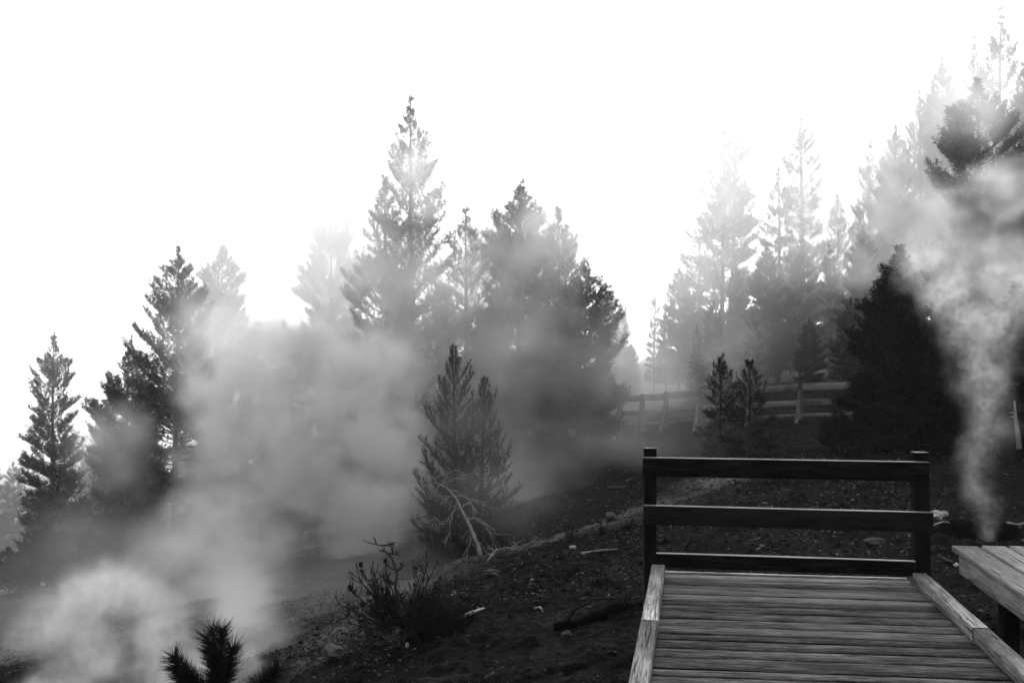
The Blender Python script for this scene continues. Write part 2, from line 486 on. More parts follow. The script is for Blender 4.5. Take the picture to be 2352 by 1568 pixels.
def make_platform():
    root = empty('platform', (3.6, 6, .2), 'raised pale wooden platform of lengthwise planks, its near edge boarded, standing beside the boardwalk', 'platform')
    d = np.array([.124, 1, 0])
    A = np.array([3.30, 7.47, .2])
    r = random.Random(8)
    x = 0; i = 0
    while i < 6:
        w = (.19, .172, .18, .185, .18, .18)[i]
        c = A + np.array([x + w / 2, r.uniform(-.01, .012), r.uniform(-.002, .002)])
        e = c - d * 5.2
        board('plank', c, e, w, .042, M_PALE, root, seed=70 + i, ch=.006, segs=2, jit=.002)
        x += w + .036; i += 1
    f0 = A + np.array([.052, -.055, -.044]); f1 = f0 - d * 5.1
    board('side_board', f0, f1, .04, .152, M_PALE, root, seed=80, ch=.004)
    g0 = A + np.array([.075, -.04, -.0445]); g1 = A + np.array([1.1, -.04, -.0445])
    board('end_board', g0, g1, .04, .15, M_PALE, root, seed=81)
    for k, (dx, dy) in enumerate(((.12, .75), (.12, 2.9), (1.0, .75), (1.0, 2.9))):
        c = A + np.array([dx, 0, 0]) - d * dy
        g = gz(c[0], c[1])
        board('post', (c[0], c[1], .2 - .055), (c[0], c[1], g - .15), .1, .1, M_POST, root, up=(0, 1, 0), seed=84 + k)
make_platform()

# ------------------------------------------------------------------ far rail fence
def make_fence():
    root = empty('rail_fence', (6, 25, -.5), 'grey plank rail fence with leaning struts crossing behind the two small pines', 'fence')
    us = [1425, 1475, 1530, 1606, 1722, 1838, 1962, 2090]
    Ys = [27.1, 26.8, 26.5, 26.1, 25.4, 24.8, 24.2, 23.6]
    vt = [908, 906, 902, 896, 888, 880, 878, 874]
    tops = [P(u, v, Y) for u, v, Y in zip(us, vt, Ys)]
    r = random.Random(4)
    hs = []
    for i, t in enumerate(tops):
        g = gz(t[0], t[1])
        hs.append(g)
        board('post', t + np.array([0, .02, .03]), (t[0], t[1] + .02, g - .15), .12, .1, M_FENCE, root, up=(0, 1, 0), seed=i)
        foot = np.array([t[0] - .22, t[1] - .45, 0]); foot[2] = gz(foot[0], foot[1]) - .05
        board('strut', t + np.array([-.01, -.075, -.14]), foot, .085, .045, M_FENCE, root, up=(0, -1, 0), seed=30 + i)
    for i in range(len(tops) - 1):
        a, b = tops[i], tops[i + 1]
        for k, (dz, h, th) in enumerate(((0, .17, .045), (-.40, .14, .045), (-.75, .07, .07))):
            ho = (np.array([0, -.035 - .0, dz]))
            e = .004
            a2 = lerp(a, b, e); b2 = lerp(a, b, 1 - e)
            board('rail', a2 + ho, b2 + ho + np.array([0, 0, r.uniform(-.02, .02)]), th, h, M_FENCE, root, seed=50 + i * 3 + k)
make_fence()

# ------------------------------------------------------------------ conifers
def needles_mesh(name, P0, P1, n, length, width, seed, fwd=.7, droop=0.0):
    """n thin triangular needles on each shoot P0->P1"""
    rg = np.random.default_rng(seed)
    P0 = np.repeat(np.asarray(P0, float), n, axis=0); P1 = np.repeat(np.asarray(P1, float), n, axis=0)
    N = len(P0)
    ax = P1 - P0; L = np.linalg.norm(ax, axis=1, keepdims=True) + 1e-9; ax = ax / L
    t = rg.random((N, 1))
    base = P0 + ax * L * t
    rad = rg.normal(size=(N, 3)); rad -= (rad * ax).sum(1, keepdims=True) * ax
    rad /= np.linalg.norm(rad, axis=1, keepdims=True) + 1e-9
    dr = ax * fwd * rg.uniform(.5, 1.5, (N, 1)) + rad
    dr[:, 2] -= droop
    dr /= np.linalg.norm(dr, axis=1, keepdims=True)
    ln = length * rg.uniform(.65, 1.15, (N, 1))
    side = np.cross(dr, rg.normal(size=(N, 3))); side /= np.linalg.norm(side, axis=1, keepdims=True) + 1e-9
    V = np.empty((N, 3, 3))
    V[:, 0] = base - side * width / 2; V[:, 1] = base + side * width / 2; V[:, 2] = base + dr * ln
    return mesh_from_arrays(name, V.reshape(-1, 3), np.arange(N * 3), 3)

def conifer_shape(seed, H, prof, base=.08, dz=.22, nb=4, e_low=-8, e_top=48, gap=.14, shoot=.3, spread=.42, r0=None, lean=0.0, twin=None, sub=1.5, curl=30, room_k=.30):
    """trunk + limbs as MB, shoots as arrays. prof = [(t, half width in m)]"""
    r = random.Random(seed)
    tr = MB(); lb = MB(); S0 = []; S1 = []
    r0 = r0 or H * .011 + .02
    ph = r.uniform(0, 6)
    def axis(z):
        t = z / H
        return np.array([lean * t + .012 * H * math.sin(2.2 * t + ph) * t, .01 * H * math.sin(3 * t + ph + 1) * t, z])
    zs = np.linspace(-.35, H, 14)
    tr.tube([axis(z) for z in zs], [max(.006, r0 * (1 - max(0, z) / H) ** .85 + .004) for z in zs], 7)
    pt = [p[0] for p in prof]; pw = [p[1] for p in prof]
    z = base * H
    def shoot_add(a, b):
        S0.append(a); S1.append(b)
    while z < H * .99:
        t = z / H
        w = float(np.interp(t, pt, pw)) * min(1, max(.22, (1 - t) / .16))
        shoot_t = shoot * min(1, .55 + (1 - t) * 2)
        k = max(2, int(round(nb * r.uniform(.7, 1.3))))
        az0 = r.uniform(0, 6.28)
        for j in range(k):
            if r.random() < gap: continue
            az = az0 + 6.28 * j / k + r.uniform(-.5, .5)
            L = w * r.uniform(.55, 1.12) * (1.18 if r.random() < .1 else 1)
            if L < .05: L = .05
            el = math.radians(lerp(e_low, e_top, t ** 1.4) + r.uniform(-12, 12))
            hd = np.array([math.cos(az), math.sin(az), 0])
            p = axis(z + r.uniform(-.4, .4) * dz)
            nseg = 5 if L > .5 else 3
            pts = [p]; e = el
            step = L / nseg / max(.5, math.cos(min(el, 1.0)))
            for q in range(nseg):
                az += r.uniform(-.12, .12); hd = np.array([math.cos(az), math.sin(az), 0])
                p = p + step * (hd * math.cos(e) + np.array([0, 0, math.sin(e)])); pts.append(p)
                e += math.radians(curl) / nseg * r.uniform(.4, 1.6)
            pts = np.array(pts)
            reach = np.hypot(*(pts[-1] - pts[0])[:2])
            if reach > .02: pts = pts[0] + (pts - pts[0]) * min(2.2, L / reach)
            rise = pts[-1][2] - pts[0][2]; room = room_k * (H - pts[0][2]) + .02
            if rise > room: pts = pts[0] + (pts - pts[0]) * np.array([1, 1, max(.1, room) / rise])
            rb = max(.004, min(.35 * r0, .012 * L + .004))
            lb.tube(pts, np.linspace(rb, rb * .3 + .001, len(pts)), 4, cap=False)
            # needled side shoots on the outer part of the limb
            total = L
            ns = max(1, int(sub * L * 2 / (shoot * .52)))
            dirs = np.diff(pts, axis=0); dirs /= np.linalg.norm(dirs, axis=1)[:, None]
            for q in range(ns):
                s = lerp(.30 if L > .6 else .15, 1, (q + r.random()) / ns)
                f = s * nseg; i = min(nseg - 1, int(f)); bp = lerp(pts[i], pts[i + 1], f - i); dd = dirs[i]
                sd = 1 if r.random() < .5 else -1
                a = sd * math.radians(r.uniform(25, 70))
                ca, sa = math.cos(a), math.sin(a)
                v = np.array([dd[0] * ca - dd[1] * sa, dd[0] * sa + dd[1] * ca, dd[2] + r.uniform(.0, .55)])
                v /= np.linalg.norm(v)
                sl = min(spread * L * (1.15 - s) + shoot_t * r.uniform(.5, 1.1), .8 * L + .1)
                if sl > shoot * 1.4:
                    m = int(sl / (shoot * .9)) + 1
                    prev = bp
                    lb.tube([bp, bp + v * sl * .6], [.006, .003], 3, cap=False)
                    for h in range(m):
                        vv = v + np.array([r.uniform(-.45, .45), r.uniform(-.45, .45), r.uniform(-.1, .5)]); vv /= np.linalg.norm(vv)
                        st = bp + v * sl * (h + .4) / m
                        shoot_add(st, st + vv * shoot * r.uniform(.6, 1.05))
                else:
                    shoot_add(bp + v * sl * .15, bp + v * sl)
            shoot_add(lerp(pts[-2], pts[-1], .3), pts[-1] + dirs[-1] * shoot_t * .35)
        z += dz * r.uniform(.7, 1.35) * lerp(1.0, .75, t)
    top = axis(H)
    for q in range(4):
        a = axis(H - shoot * .5 * (q + 1)); b = axis(H - shoot * .5 * q)
        shoot_add(a, b + np.array([0, 0, .02]))
    return tr, lb, np.array(S0), np.array(S1)

GROUP_TREES = 'pine trees standing in the steam'
def conifer(label, u, vtop, Y, prof_px, seed, name='pine_tree', n=15, nl=.13, nw=.022, group=GROUP_TREES, cat='pine tree', mat=None, extra=None, fwd=.7, u_base=None, **kw):
    top = P(u, vtop, Y)
    g = gz(top[0], Y)
    H = top[2] - g
    prof = sorted([(np.clip((P(u, v, Y)[2] - g) / H, 0, 1), hw / FPX * Y) for v, hw in prof_px])
    if prof[0][0] > .02: prof = [(0, prof[0][1])] + prof
    root = empty(name, (top[0], Y, g), label, cat, group)
    tr, lb, S0, S1 = conifer_shape(seed, H, prof, **kw)
    if extra:                        # a second leader or stem
        for (dx, dy, z0, H2, prof2, kw2) in extra:
            t2, l2, a, b = conifer_shape(seed + 1, H2, prof2, **{**kw, **kw2})
            o = np.array([dx, dy, z0])
            t2.build('trunk', M_BARK, root, o, smooth=True); l2.build('branches', M_BARK, root, o)
            link('crown', needles_mesh('crown', a, b, n, nl, nw, seed + 9, fwd), mat or M_NEEDLE, root, o)
    tr.build('trunk', M_BARK, root, smooth=True)
    lb.build('branches', M_BARK, root)
    link('crown', needles_mesh('crown', S0, S1, n, nl, nw, seed + 5, fwd), mat or M_NEEDLE, root)
    return root

def copy_tree(src, label, u, vtop, Y, wscale=1.0, rot=0.0, group=GROUP_TREES, srcH=None):
    top = P(u, vtop, Y); g = gz(top[0], Y)
    H = top[2] - g
    o = src.copy(); col.objects.link(o)
    o['label'] = label; o['group'] = group
    s = H / src['height']
    o.location = (top[0], Y, g); o.rotation_euler = (0, 0, rot); o.scale = (s * wscale, s * wscale, s)
    for ch in list(src.children):
        c = ch.copy(); col.objects.link(c); c.parent = o
    return o

def set_h(o, u, vtop, Y):
    o['height'] = float(P(u, vtop, Y)[2] - o.location[2]); return o

# --- near and middle trees, left to right
conifer('slender pine at the far left with two bare stems showing through its lower half', 125, 765, 38,
        [(765, 2), (800, 12), (850, 30), (900, 50), (1000, 52), (1100, 66), (1200, 78), (1372, 60)], 101, gap=.08, dz=.25, nb=5, base=.14, e_low=-8, spread=.4, sub=1.8,
        extra=[(.28, .2, 0, 6.2, [(0, .9), (.6, .9), (.95, .3), (1, .1)], dict(base=.45, dz=.4, gap=.5))])
T2 = conifer('ragged dark pine with a pointed top, just left of the big steam cloud', 402, 570, 33,
        [(570, 4), (610, 22), (640, 50), (700, 55), (750, 72), (850, 95), (950, 120), (1050, 150), (1200, 160), (1310, 120)], 110, gap=.14, dz=.25, nb=5, base=.06, e_low=-4, e_top=45)
conifer('shorter pine pressed against the left side of the ragged dark pine', 288, 805, 34,
        [(805, 4), (850, 32), (930, 66), (1000, 88), (1200, 95), (1310, 80)], 115, gap=.12, dz=.27, nb=5, e_low=0)
T4 = conifer('tallest pine in the middle with an open crown and its trunk visible', 952, 215, 30,
        [(215, 3), (270, 20), (350, 46), (420, 58), (500, 66), (600, 82), (700, 100), (800, 125), (1000, 150), (1200, 120)], 122, gap=.16, dz=.26, nb=5, base=.06, e_low=0, e_top=48, sub=1.0)
conifer('pine crowding the left side of the tallest pine', 890, 400, 31.5,
        [(400, 4), (460, 26), (520, 42), (620, 60), (730, 95), (850, 100), (1000, 105), (1200, 90)], 131, gap=.15, dz=.27, nb=5, e_low=-4, e_top=42)
conifer('small pointed pine between the tallest pine and the dense one right of it', 1076, 482, 30.5,
        [(482, 4), (540, 28), (620, 48), (700, 60), (800, 80), (1000, 95), (1150, 80)], 141, gap=.2, dz=.28, e_top=45)
T7 = conifer('dense broad-shouldered pine second to the right of the tallest one', 1188, 420, 27.5,
        [(420, 6), (470, 32), (520, 60), (580, 66), (640, 84), (750, 100), (900, 120), (1000, 125), (1110, 100)], 152, gap=.06, dz=.22, nb=6, e_low=-4, e_top=42)
T8 = conifer('pale pine fading behind the right shoulder of the dense one', 1288, 478, 34,
        [(478, 3), (560, 40), (640, 62), (800, 95), (1000, 105), (1100, 95)], 161, gap=.12, dz=.28, nb=5)
conifer('low wide pine at the right edge of the middle clump', 1345, 612, 26,
        [(612, 6), (690, 45), (780, 78), (860, 98), (950, 104), (1070, 90)], 170, gap=.08, dz=.22, nb=6, e_low=0, e_top=50)

# --- right-hand wood behind the fence
R1 = conifer('tall thin-trunked pine, leftmost of the close pair behind the fence', 1657, 300, 44,
        [(300, 2), (360, 30), (450, 48), (600, 66), (750, 80), (900, 90)], 201, gap=.18, dz=.36, base=.14, n=13, nl=.16, nw=.032, shoot=.36)
R2 = conifer('narrow spire pine standing alone above the wood behind the fence', 1846, 255, 42,
        [(255, 2), (330, 24), (420, 38), (500, 42), (600, 58), (800, 80), (900, 80)], 211, gap=.16, dz=.34, base=.1, n=13, nl=.16, nw=.032, shoot=.36)
R7 = conifer('dark round-shouldered pine rising above the steam in the upper right corner', 2246, 186, 29,
        [(186, 10), (225, 36), (280, 56), (330, 78), (400, 92), (600, 125), (900, 140)], 221, gap=.1, dz=.27, nb=6, e_low=0, e_top=45)
R8 = conifer('black bushy pine right of the fence, half hidden by the steam column', 2062, 580, 18.5,
        [(580, 3), (640, 30), (700, 58), (780, 84), (860, 105), (950, 118), (1050, 125)], 231, gap=.03, dz=.12, nb=7, n=14, nl=.10, nw=.016, shoot=.2, e_low=-4, e_top=42, base=.02)
for src, uvY in ((T2, (402, 570, 33)), (T4, (952, 215, 30)), (T7, (1188, 420, 27.5)), (T8, (1288, 478, 34)), (R1, (1657, 300, 44)), (R2, (1846, 255, 42)), (R7, (2246, 186, 29)), (R8, (2062, 580, 18.5))):
    set_h(src, *uvY)

G_FAR = 'faint pines dissolving in the fog'
G_WOOD = 'pines of the wood behind the fence'
G_RIGHT = 'tall pines on the right-hand rise'
FAR = [  # source, label, u, vtop, Y, width, rot, group
    (T7, 'faint pine just right of the ragged dark pine, almost lost in fog', 505, 556, 50, .85, 1.0, G_FAR),
    (R2, 'thin faint pine tip showing left of the ragged dark pine', 305, 770, 52, .8, 2.0, G_FAR),
    (T2, 'very pale pine standing alone between the ragged pine and the tallest pine', 765, 432, 56, .8, 2.4, G_FAR),
    (R2, 'pale slim pine tip poking out of the big steam cloud', 655, 740, 46, .9, .4, G_FAR),
    (R1, 'ghostly thin pine right behind the tallest one, left of two', 1095, 372, 58, .6, 3.1, G_FAR),
    (R1, 'ghostly thin pine above the dense broad-shouldered one, right of two', 1142, 350, 60, .6, 4.2, G_FAR),
    (R2, 'ghostly pine whose tip shows above the pale fading pine', 1274, 372, 56, .9, 5.0, G_FAR),
    (T2, 'low pale pine in the bright gap beside the middle clump', 1425, 690, 50, .7, 5.0, G_FAR),
    (R1, 'tall thin-trunked pine, right one of the close pair behind the fence', 1687, 266, 45, .95, 1.7, G_WOOD),
    (R2, 'pointed pine between the close pair and the spire pine', 1787, 388, 41, 1.1, 2.2, G_WOOD),
    (T4, 'shaggy pine just right of the spire pine', 1925, 432, 42, .8, 1.1, G_WOOD),
    (R1, 'pine leaning against the left of the close pair', 1610, 492, 46, 1.1, 2.9, G_WOOD),
    (T2, 'shorter pine on the left edge of the wood behind the fence', 1560, 610, 45, .9, 4.4, G_WOOD),
    (R2, 'low bushy pine at the bright gap, first of the wood', 1502, 665, 47, .75, 3.3, G_WOOD),
    (R2, 'bushy pine low between the trunks of the close pair', 1690, 590, 39, .85, .6, G_WOOD),
    (T2, 'bushy pine below the pointed one behind the fence', 1762, 560, 38, .85, 1.9, G_WOOD),
    (T8, 'broad pine below the spire pine, behind the fence', 1838, 540, 37, .9, 3.9, G_WOOD),
    (R1, 'dark pine filling the gap left of the black bushy pine', 1905, 560, 35, .85, 5.1, G_WOOD),
    (T2, 'dark pine directly behind the black bushy pine', 1985, 520, 32, .9, 2.7, G_WOOD),
    (T8, 'dark pine low behind the small pines near the fence', 1640, 690, 36, .9, 5.5, G_WOOD),
    (R1, 'dim pine above the steam, right of the shaggy one', 1995, 330, 37, .75, 1.3, G_RIGHT),
    (T2, 'dim pine above the steam, left of the rising steam', 2062, 290, 37, .75, 2.6, G_RIGHT),
    (T4, 'pale pine left of the top corner, first step of the rise', 2118, 205, 38, .8, .2, G_RIGHT),
    (T2, 'pale pine left of the top corner, second step of the rise', 2170, 132, 39, .75, 3.0, G_RIGHT),
    (T4, 'pale pine just left of the highest one in the corner', 2232, 78, 38, .7, 4.1, G_RIGHT),
    (R2, 'highest pine, in the top right corner above the dark round-shouldered one', 2302, 14, 37, .9, 5.4, G_RIGHT),
    (T4, 'pine cut by the right edge of the picture, high up', 2352, 140, 34, .7, 1.2, G_RIGHT),
    (T2, 'dark pine cut by the right edge beside the round-shouldered one', 2368, 330, 30, .8, 2.0, G_RIGHT),
    (T8, 'dark pine right behind the steam column', 2190, 520, 27, .9, 2.2, G_RIGHT),
    (T7, 'dark pine between the steam column and the right edge', 2310, 560, 24, .85, 4.8, G_RIGHT),
    (R8, 'black bushy pine behind the steam column, second of the black ones', 2205, 690, 19.5, 1.15, 2.1, G_RIGHT),
    (R8, 'black bushy pine at the right edge, third of the black ones', 2335, 660, 18.2, 1.2, 4.0, G_RIGHT),
    (R8, 'black young pine peering out right of the black bushy pine', 2130, 760, 18.0, 1.1, 5.3, G_RIGHT),
]
for k, (u, v, Y) in enumerate(((1530, 700, 42), (1585, 670, 43), (1640, 660, 42), (1700, 650, 43), (1755, 640, 41), (1815, 640, 42), (1870, 630, 41), (1930, 620, 40), (1985, 600, 39), (2045, 560, 37), (1728, 720, 33), (1860, 730, 32), (1600, 745, 35), (1945, 700, 30))):
    FAR.append(((R2, T8, R1, T2)[k % 4], 'dim bushy pine low in the wood behind the fence', u, v, Y, 1.05, k * 1.3, 'dim pines making up the wood behind the fence'))
for k, (u, v, Y) in enumerate(((815, 700, 48), (1010, 660, 42), (1130, 700, 40), (1250, 720, 41), (1390, 760, 42), (1450, 790, 46), (600, 900, 40), (690, 930, 39), (245, 960, 44), (30, 1060, 60), (-30, 1020, 58), (200, 1040, 58))):  # filler trees added to shade the fog and block bright gaps
    FAR.append(((T8, T2, T7)[k % 3], 'filler pine added low behind the clumps to darken the fog', u, v, Y, 1.0, k * 1.7, 'filler pines added behind the clumps to darken the fog'))
for f in FAR: copy_tree(*f[:2], f[2], f[3], f[4], f[5], f[6], f[7])

# --- young trees nearer the camera
conifer('young dark pine with two leaders behind the leaning dead tree', 1046, 798, 16,
        [(798, 2), (850, 20), (900, 42), (960, 52), (1020, 66), (1100, 80), (1200, 92), (1300, 90)], 301, name='young_pine', cat='young pine', group=None, n=26, nl=.05, nw=.007, shoot=.15, dz=.15, nb=6, gap=.05, base=.03, e_low=5, e_top=58, sub=.8, mat=M_NEEDLE_YOUNG, fwd=.9, curl=40, room_k=.6, spread=.3,
        extra=[(.40, .1, 0, 3.0, [(0, .6), (.3, .58), (.6, .36), (.85, .15), (.95, .07), (1, .02)], dict(lean=.03))])
S1 = conifer('small pine in front of the fence, left and paler of two', 1656, 828, 20.5,
        [(828, 2), (870, 18), (920, 32), (980, 48), (1040, 58)], 311, name='small_pine', cat='young pine', group='two small pines before the fence', n=22, nl=.065, nw=.010, shoot=.19, dz=.15, nb=6, gap=.05, base=.03, e_top=55, sub=.85, curl=40, fwd=.9, room_k=.55, spread=.3)
S2 = conifer('small pine in front of the fence, right and darker of two', 1722, 836, 18.5,
        [(836, 2), (870, 18), (920, 34), (980, 52), (1055, 70)], 321, name='small_pine', cat='young pine', group='two small pines before the fence', n=22, nl=.06, nw=.009, shoot=.18, dz=.14, nb=6, gap=.05, base=.02, e_top=55, sub=.85, curl=40, fwd=.9, room_k=.55, spread=.3)
conifer('knee-high dark pine shrub left of the black bushy pine', 1925, 958, 18,
        [(958, 8), (990, 28), (1055, 42)], 331, name='pine_shrub', cat='shrub', group=None, n=20, nl=.06, nw=.011, shoot=.16, dz=.1, nb=7, gap=.03, base=.02, e_low=15, e_top=45)
# shrubs on the left bank
for k, (lab, u, v, Y, prof, sd) in enumerate((
        ('low dark shrub on the left bank under the slender pine', 108, 1215, 28, [(1215, 10), (1260, 40), (1330, 58)], 341),
        ('low dark shrub on the left bank at the picture edge', 22, 1272, 27, [(1272, 14), (1310, 45), (1360, 60)], 342),
        ('low dark shrub on the left bank between the two others', 66, 1262, 26.5, [(1262, 12), (1300, 40), (1350, 50)], 343),
        ('grey wispy shrub at the foot of the ragged dark pine', 210, 1225, 29, [(1225, 6), (1270, 30), (1330, 50)], 344))):
    conifer(lab, u, v, Y, prof, sd, name='bank_shrub', cat='shrub', group='shrubs on the left bank', n=16, nl=.09, nw=.02, shoot=.2, dz=.16, nb=7, gap=.05, base=.03, e_low=20, e_top=65)

# --- foreground pine tip
def foreground_pine():
    Y = 2.95
    base = P(492, 1660, Y); g = gz(base[0], Y)
    root = empty('pine_sapling', (base[0], Y, g), 'black pine sapling whose needled tips poke up at the bottom edge, close to the camera', 'sapling')
    o = np.array([base[0], Y, g])
    tr = MB(); S0 = []; S1 = []
    top = P(500, 1500, Y) - o
    tr.tube([(0.02, 0, -.1), (.0, .01, .6), top * .8, top], [.022, .018, .012, .008], 7)
    tr.build('trunk', M_TWIG, root, smooth=True)
    lb = MB()
    def sh(p, q, bend=0):
        p = P(*p) - o; q = P(*q) - o
        m = (p + q) / 2 + np.array([bend, 0, 0])
        lb.tube([p, m, q], [.006, .005, .003], 5)
        S0.extend([p, m]); S1.extend([m, q])
    sh((502, 1580, Y), (488, 1446, Y)); sh((512, 1560, Y), (508, 1444, Y - .02)); sh((520, 1570, Y - .03), (535, 1488, Y - .05)); sh((498, 1585, Y), (474, 1462, Y + .03))
    sh((515, 1650, Y), (512, 1555, Y)); sh((492, 1650, Y), (500, 1560, Y + .02))
    sh((470, 1590, Y), (398, 1508, Y + .03), -.006); sh((480, 1590, Y), (420, 1545, Y - .02)); sh((440, 1590, Y), (404, 1530, Y))
    sh((590, 1600, Y - .02), (642, 1533, Y - .03)); sh((570, 1620, Y), (615, 1560, Y)); sh((520, 1650, Y), (590, 1600, Y - .02))
    sh((470, 1650, Y), (440, 1590, Y))
    r = random.Random(5)
    for z in np.arange(.35, top[2] - .12, .14):        # whorls lower down, below the picture
        for k in range(5):
            az = r.uniform(0, 6.28); L = r.uniform(.12, .26)
            a = np.array([0, 0, z]); b = a + np.array([math.cos(az) * L, math.sin(az) * L, L * .6])
            lb.tube([a, b], [.006, .003], 4); S0.append(lerp(a, b, .3)); S1.append(b)
    lb.build('branches', M_TWIG, root)
    link('crown', needles_mesh('crown', S0, S1, 230, .058, .0030, 77, fwd=.85), M_NEEDLE, root)
foreground_pine()

# ------------------------------------------------------------------ bare branching plants
def twigs(mb, p, d, L, rad, depth, r, up=.25, split=(2, 4), kink=.35, tips=None, minr=.0012):
    n = 4
    pts = [p]; dd = d / np.linalg.norm(d)
    for i in range(n):
        dd = dd + np.array([r.uniform(-kink, kink), r.uniform(-kink, kink), r.uniform(-kink, kink) + up]) * .35
        dd /= np.linalg.norm(dd)
        pts.append(pts[-1] + dd * L / n)
    mb.tube(pts, np.linspace(rad, max(minr, rad * .45), n + 1), 5 if rad > .01 else 4)
    if depth <= 0:
        if tips is not None: tips.append((pts[-2], pts[-1]))
        return
    for k in range(r.randint(*split)):
        f = r.uniform(.35, 1) * n; i = min(n - 1, int(f)); b = lerp(np.array(pts[i]), np.array(pts[i + 1]), f - i)
        ax = np.array([r.gauss(0, 1), r.gauss(0, 1), r.gauss(0, 1)]); ax -= ax @ dd * dd; ax /= np.linalg.norm(ax)
        nd = dd * r.uniform(.5, .9) + ax * r.uniform(.5, .9)
        twigs(mb, b, nd, L * r.uniform(.38, .68), max(minr, rad * .5), depth - 1, r, up, split, kink, tips, minr)
    twigs(mb, pts[-1], dd, L * .5, max(minr, rad * .45), depth - 1, r, up, split, kink, tips, minr)

def scraggly_bush():
    Y = 9.0
    b = P(930, 1445, Y); g = gz(b[0], Y); o = np.array([b[0], Y, g])
    root = empty('bare_bush', o, 'scraggly half-bare bush of dark twigs on the slope, below the leaning dead tree', 'bush')
    r = random.Random(12)
    mb = MB(); tips = []
    # pale main stem, bending up to the left
    st = [P(938, 1450, Y), P(925, 1400, Y), P(908, 1340, Y), P(912, 1310, Y), P(900, 1272, Y), P(878, 1252, Y)]
    stem = MB(); stem.tube(np.array(st) - o + [0, 0, -.03], [.02, .018, .016, .014, .012, .006], 7); stem.build('stem', M_BARK, root, smooth=True)
    for i in range(1, 6):
        for k in range(4):
            az = r.uniform(0, 6.28)
            twigs(mb, np.array(st[i]) - o, np.array([math.cos(az), math.sin(az) * .8, r.uniform(-.1, .3)]), r.uniform(.07, .15), .0062, 1, r, .3, (2, 3), .4, tips, .003)
    ends = [(775, 1385), (800, 1350), (830, 1318), (850, 1300), (985, 1285), (1000, 1300), (1030, 1322), (1040, 1345), (1010, 1365), (800, 1430), (830, 1440), (1060, 1385), (1075, 1400), (960, 1330), (870, 1350), (1020, 1410), (860, 1400), (815, 1460), (1050, 1430)]
    for k in range(22):
        a = r.uniform(math.radians(8), math.radians(172)); q = r.uniform(.45, 1.0)
        ends.append((912 + math.cos(a) * 132 * q, 1440 - math.sin(a) * 165 * q * (.8 if math.cos(a) > .2 else 1)))
    for (u, v) in ends:
        q = P(u, v, Y + r.uniform(-.35, .35)) - o
        s = P(r.uniform(920, 945), r.uniform(1415, 1445), Y) - o
        d = q - s; L = np.linalg.norm(d)
        m = s + d * .45 + np.array([0, 0, -.10 * L])
        pts = [s, lerp(s, m, .6), m, lerp(m, q, .5), q]
        mb.tube(pts, [.010, .0085, .007, .0055, .0035], 5)
        for k in range(9):
            f = r.uniform(.25, 1) * 4; i = min(3, int(f)); bp = lerp(np.array(pts[i]), np.array(pts[i + 1]), f - i)
            ax = np.array([r.gauss(0, 1), r.gauss(0, 1), r.gauss(.6, .8)]); ax /= np.linalg.norm(ax)
            twigs(mb, bp, d / L * .8 + ax, r.uniform(.05, .13), .0042, 1, r, .5, (1, 2), .4, tips, .0026)
    mb.build('branches', M_TWIG, root)
    # cones and the few needle tufts left
    r.shuffle(tips)
    S0 = []; S1 = []
    cm = MB(); cm.tube([(0, 0, -1.1), (0, 0, -.4), (0, 0, .5), (0, 0, 1.2)], [.5, 1, .9, .3], 7)
    cme = cm.mesh('cone', True)
    for (a, b2) in tips[:26]:
        c = link('cone', cme, M_TWIG, root, b2); rr = r.uniform(.018, .028); c.scale = (rr, rr, rr * r.uniform(.9, 1.3)); c.rotation_euler = (r.uniform(-.6, .6), r.uniform(-.6, .6), 0)
    for (a, b2) in tips[26:66]:
        S0.append(a); S1.append(b2 + (b2 - a) * .3)
    # dense needles added at the right foot to stand in for heavy shadow
    for k in range(330):
        c = P(r.triangular(925, 1085, 1000), r.uniform(1405, 1482), Y + r.uniform(-.3, .25)) - o
        c[2] = max(c[2], gz(c[0] + o[0], c[1] + o[1]) - o[2])
        d = np.array([r.gauss(.1, .5), r.gauss(0, .5), r.uniform(.2, 1)]); d /= np.linalg.norm(d)
        S0.append(c); S1.append(c + d * r.uniform(.06, .13))
    link('tufts_and_shadow_mass', needles_mesh('tufts_and_shadow_mass', S0, S1, 90, .048, .0032, 5, fwd=.8), M_NEEDLE, root)
scraggly_bush()

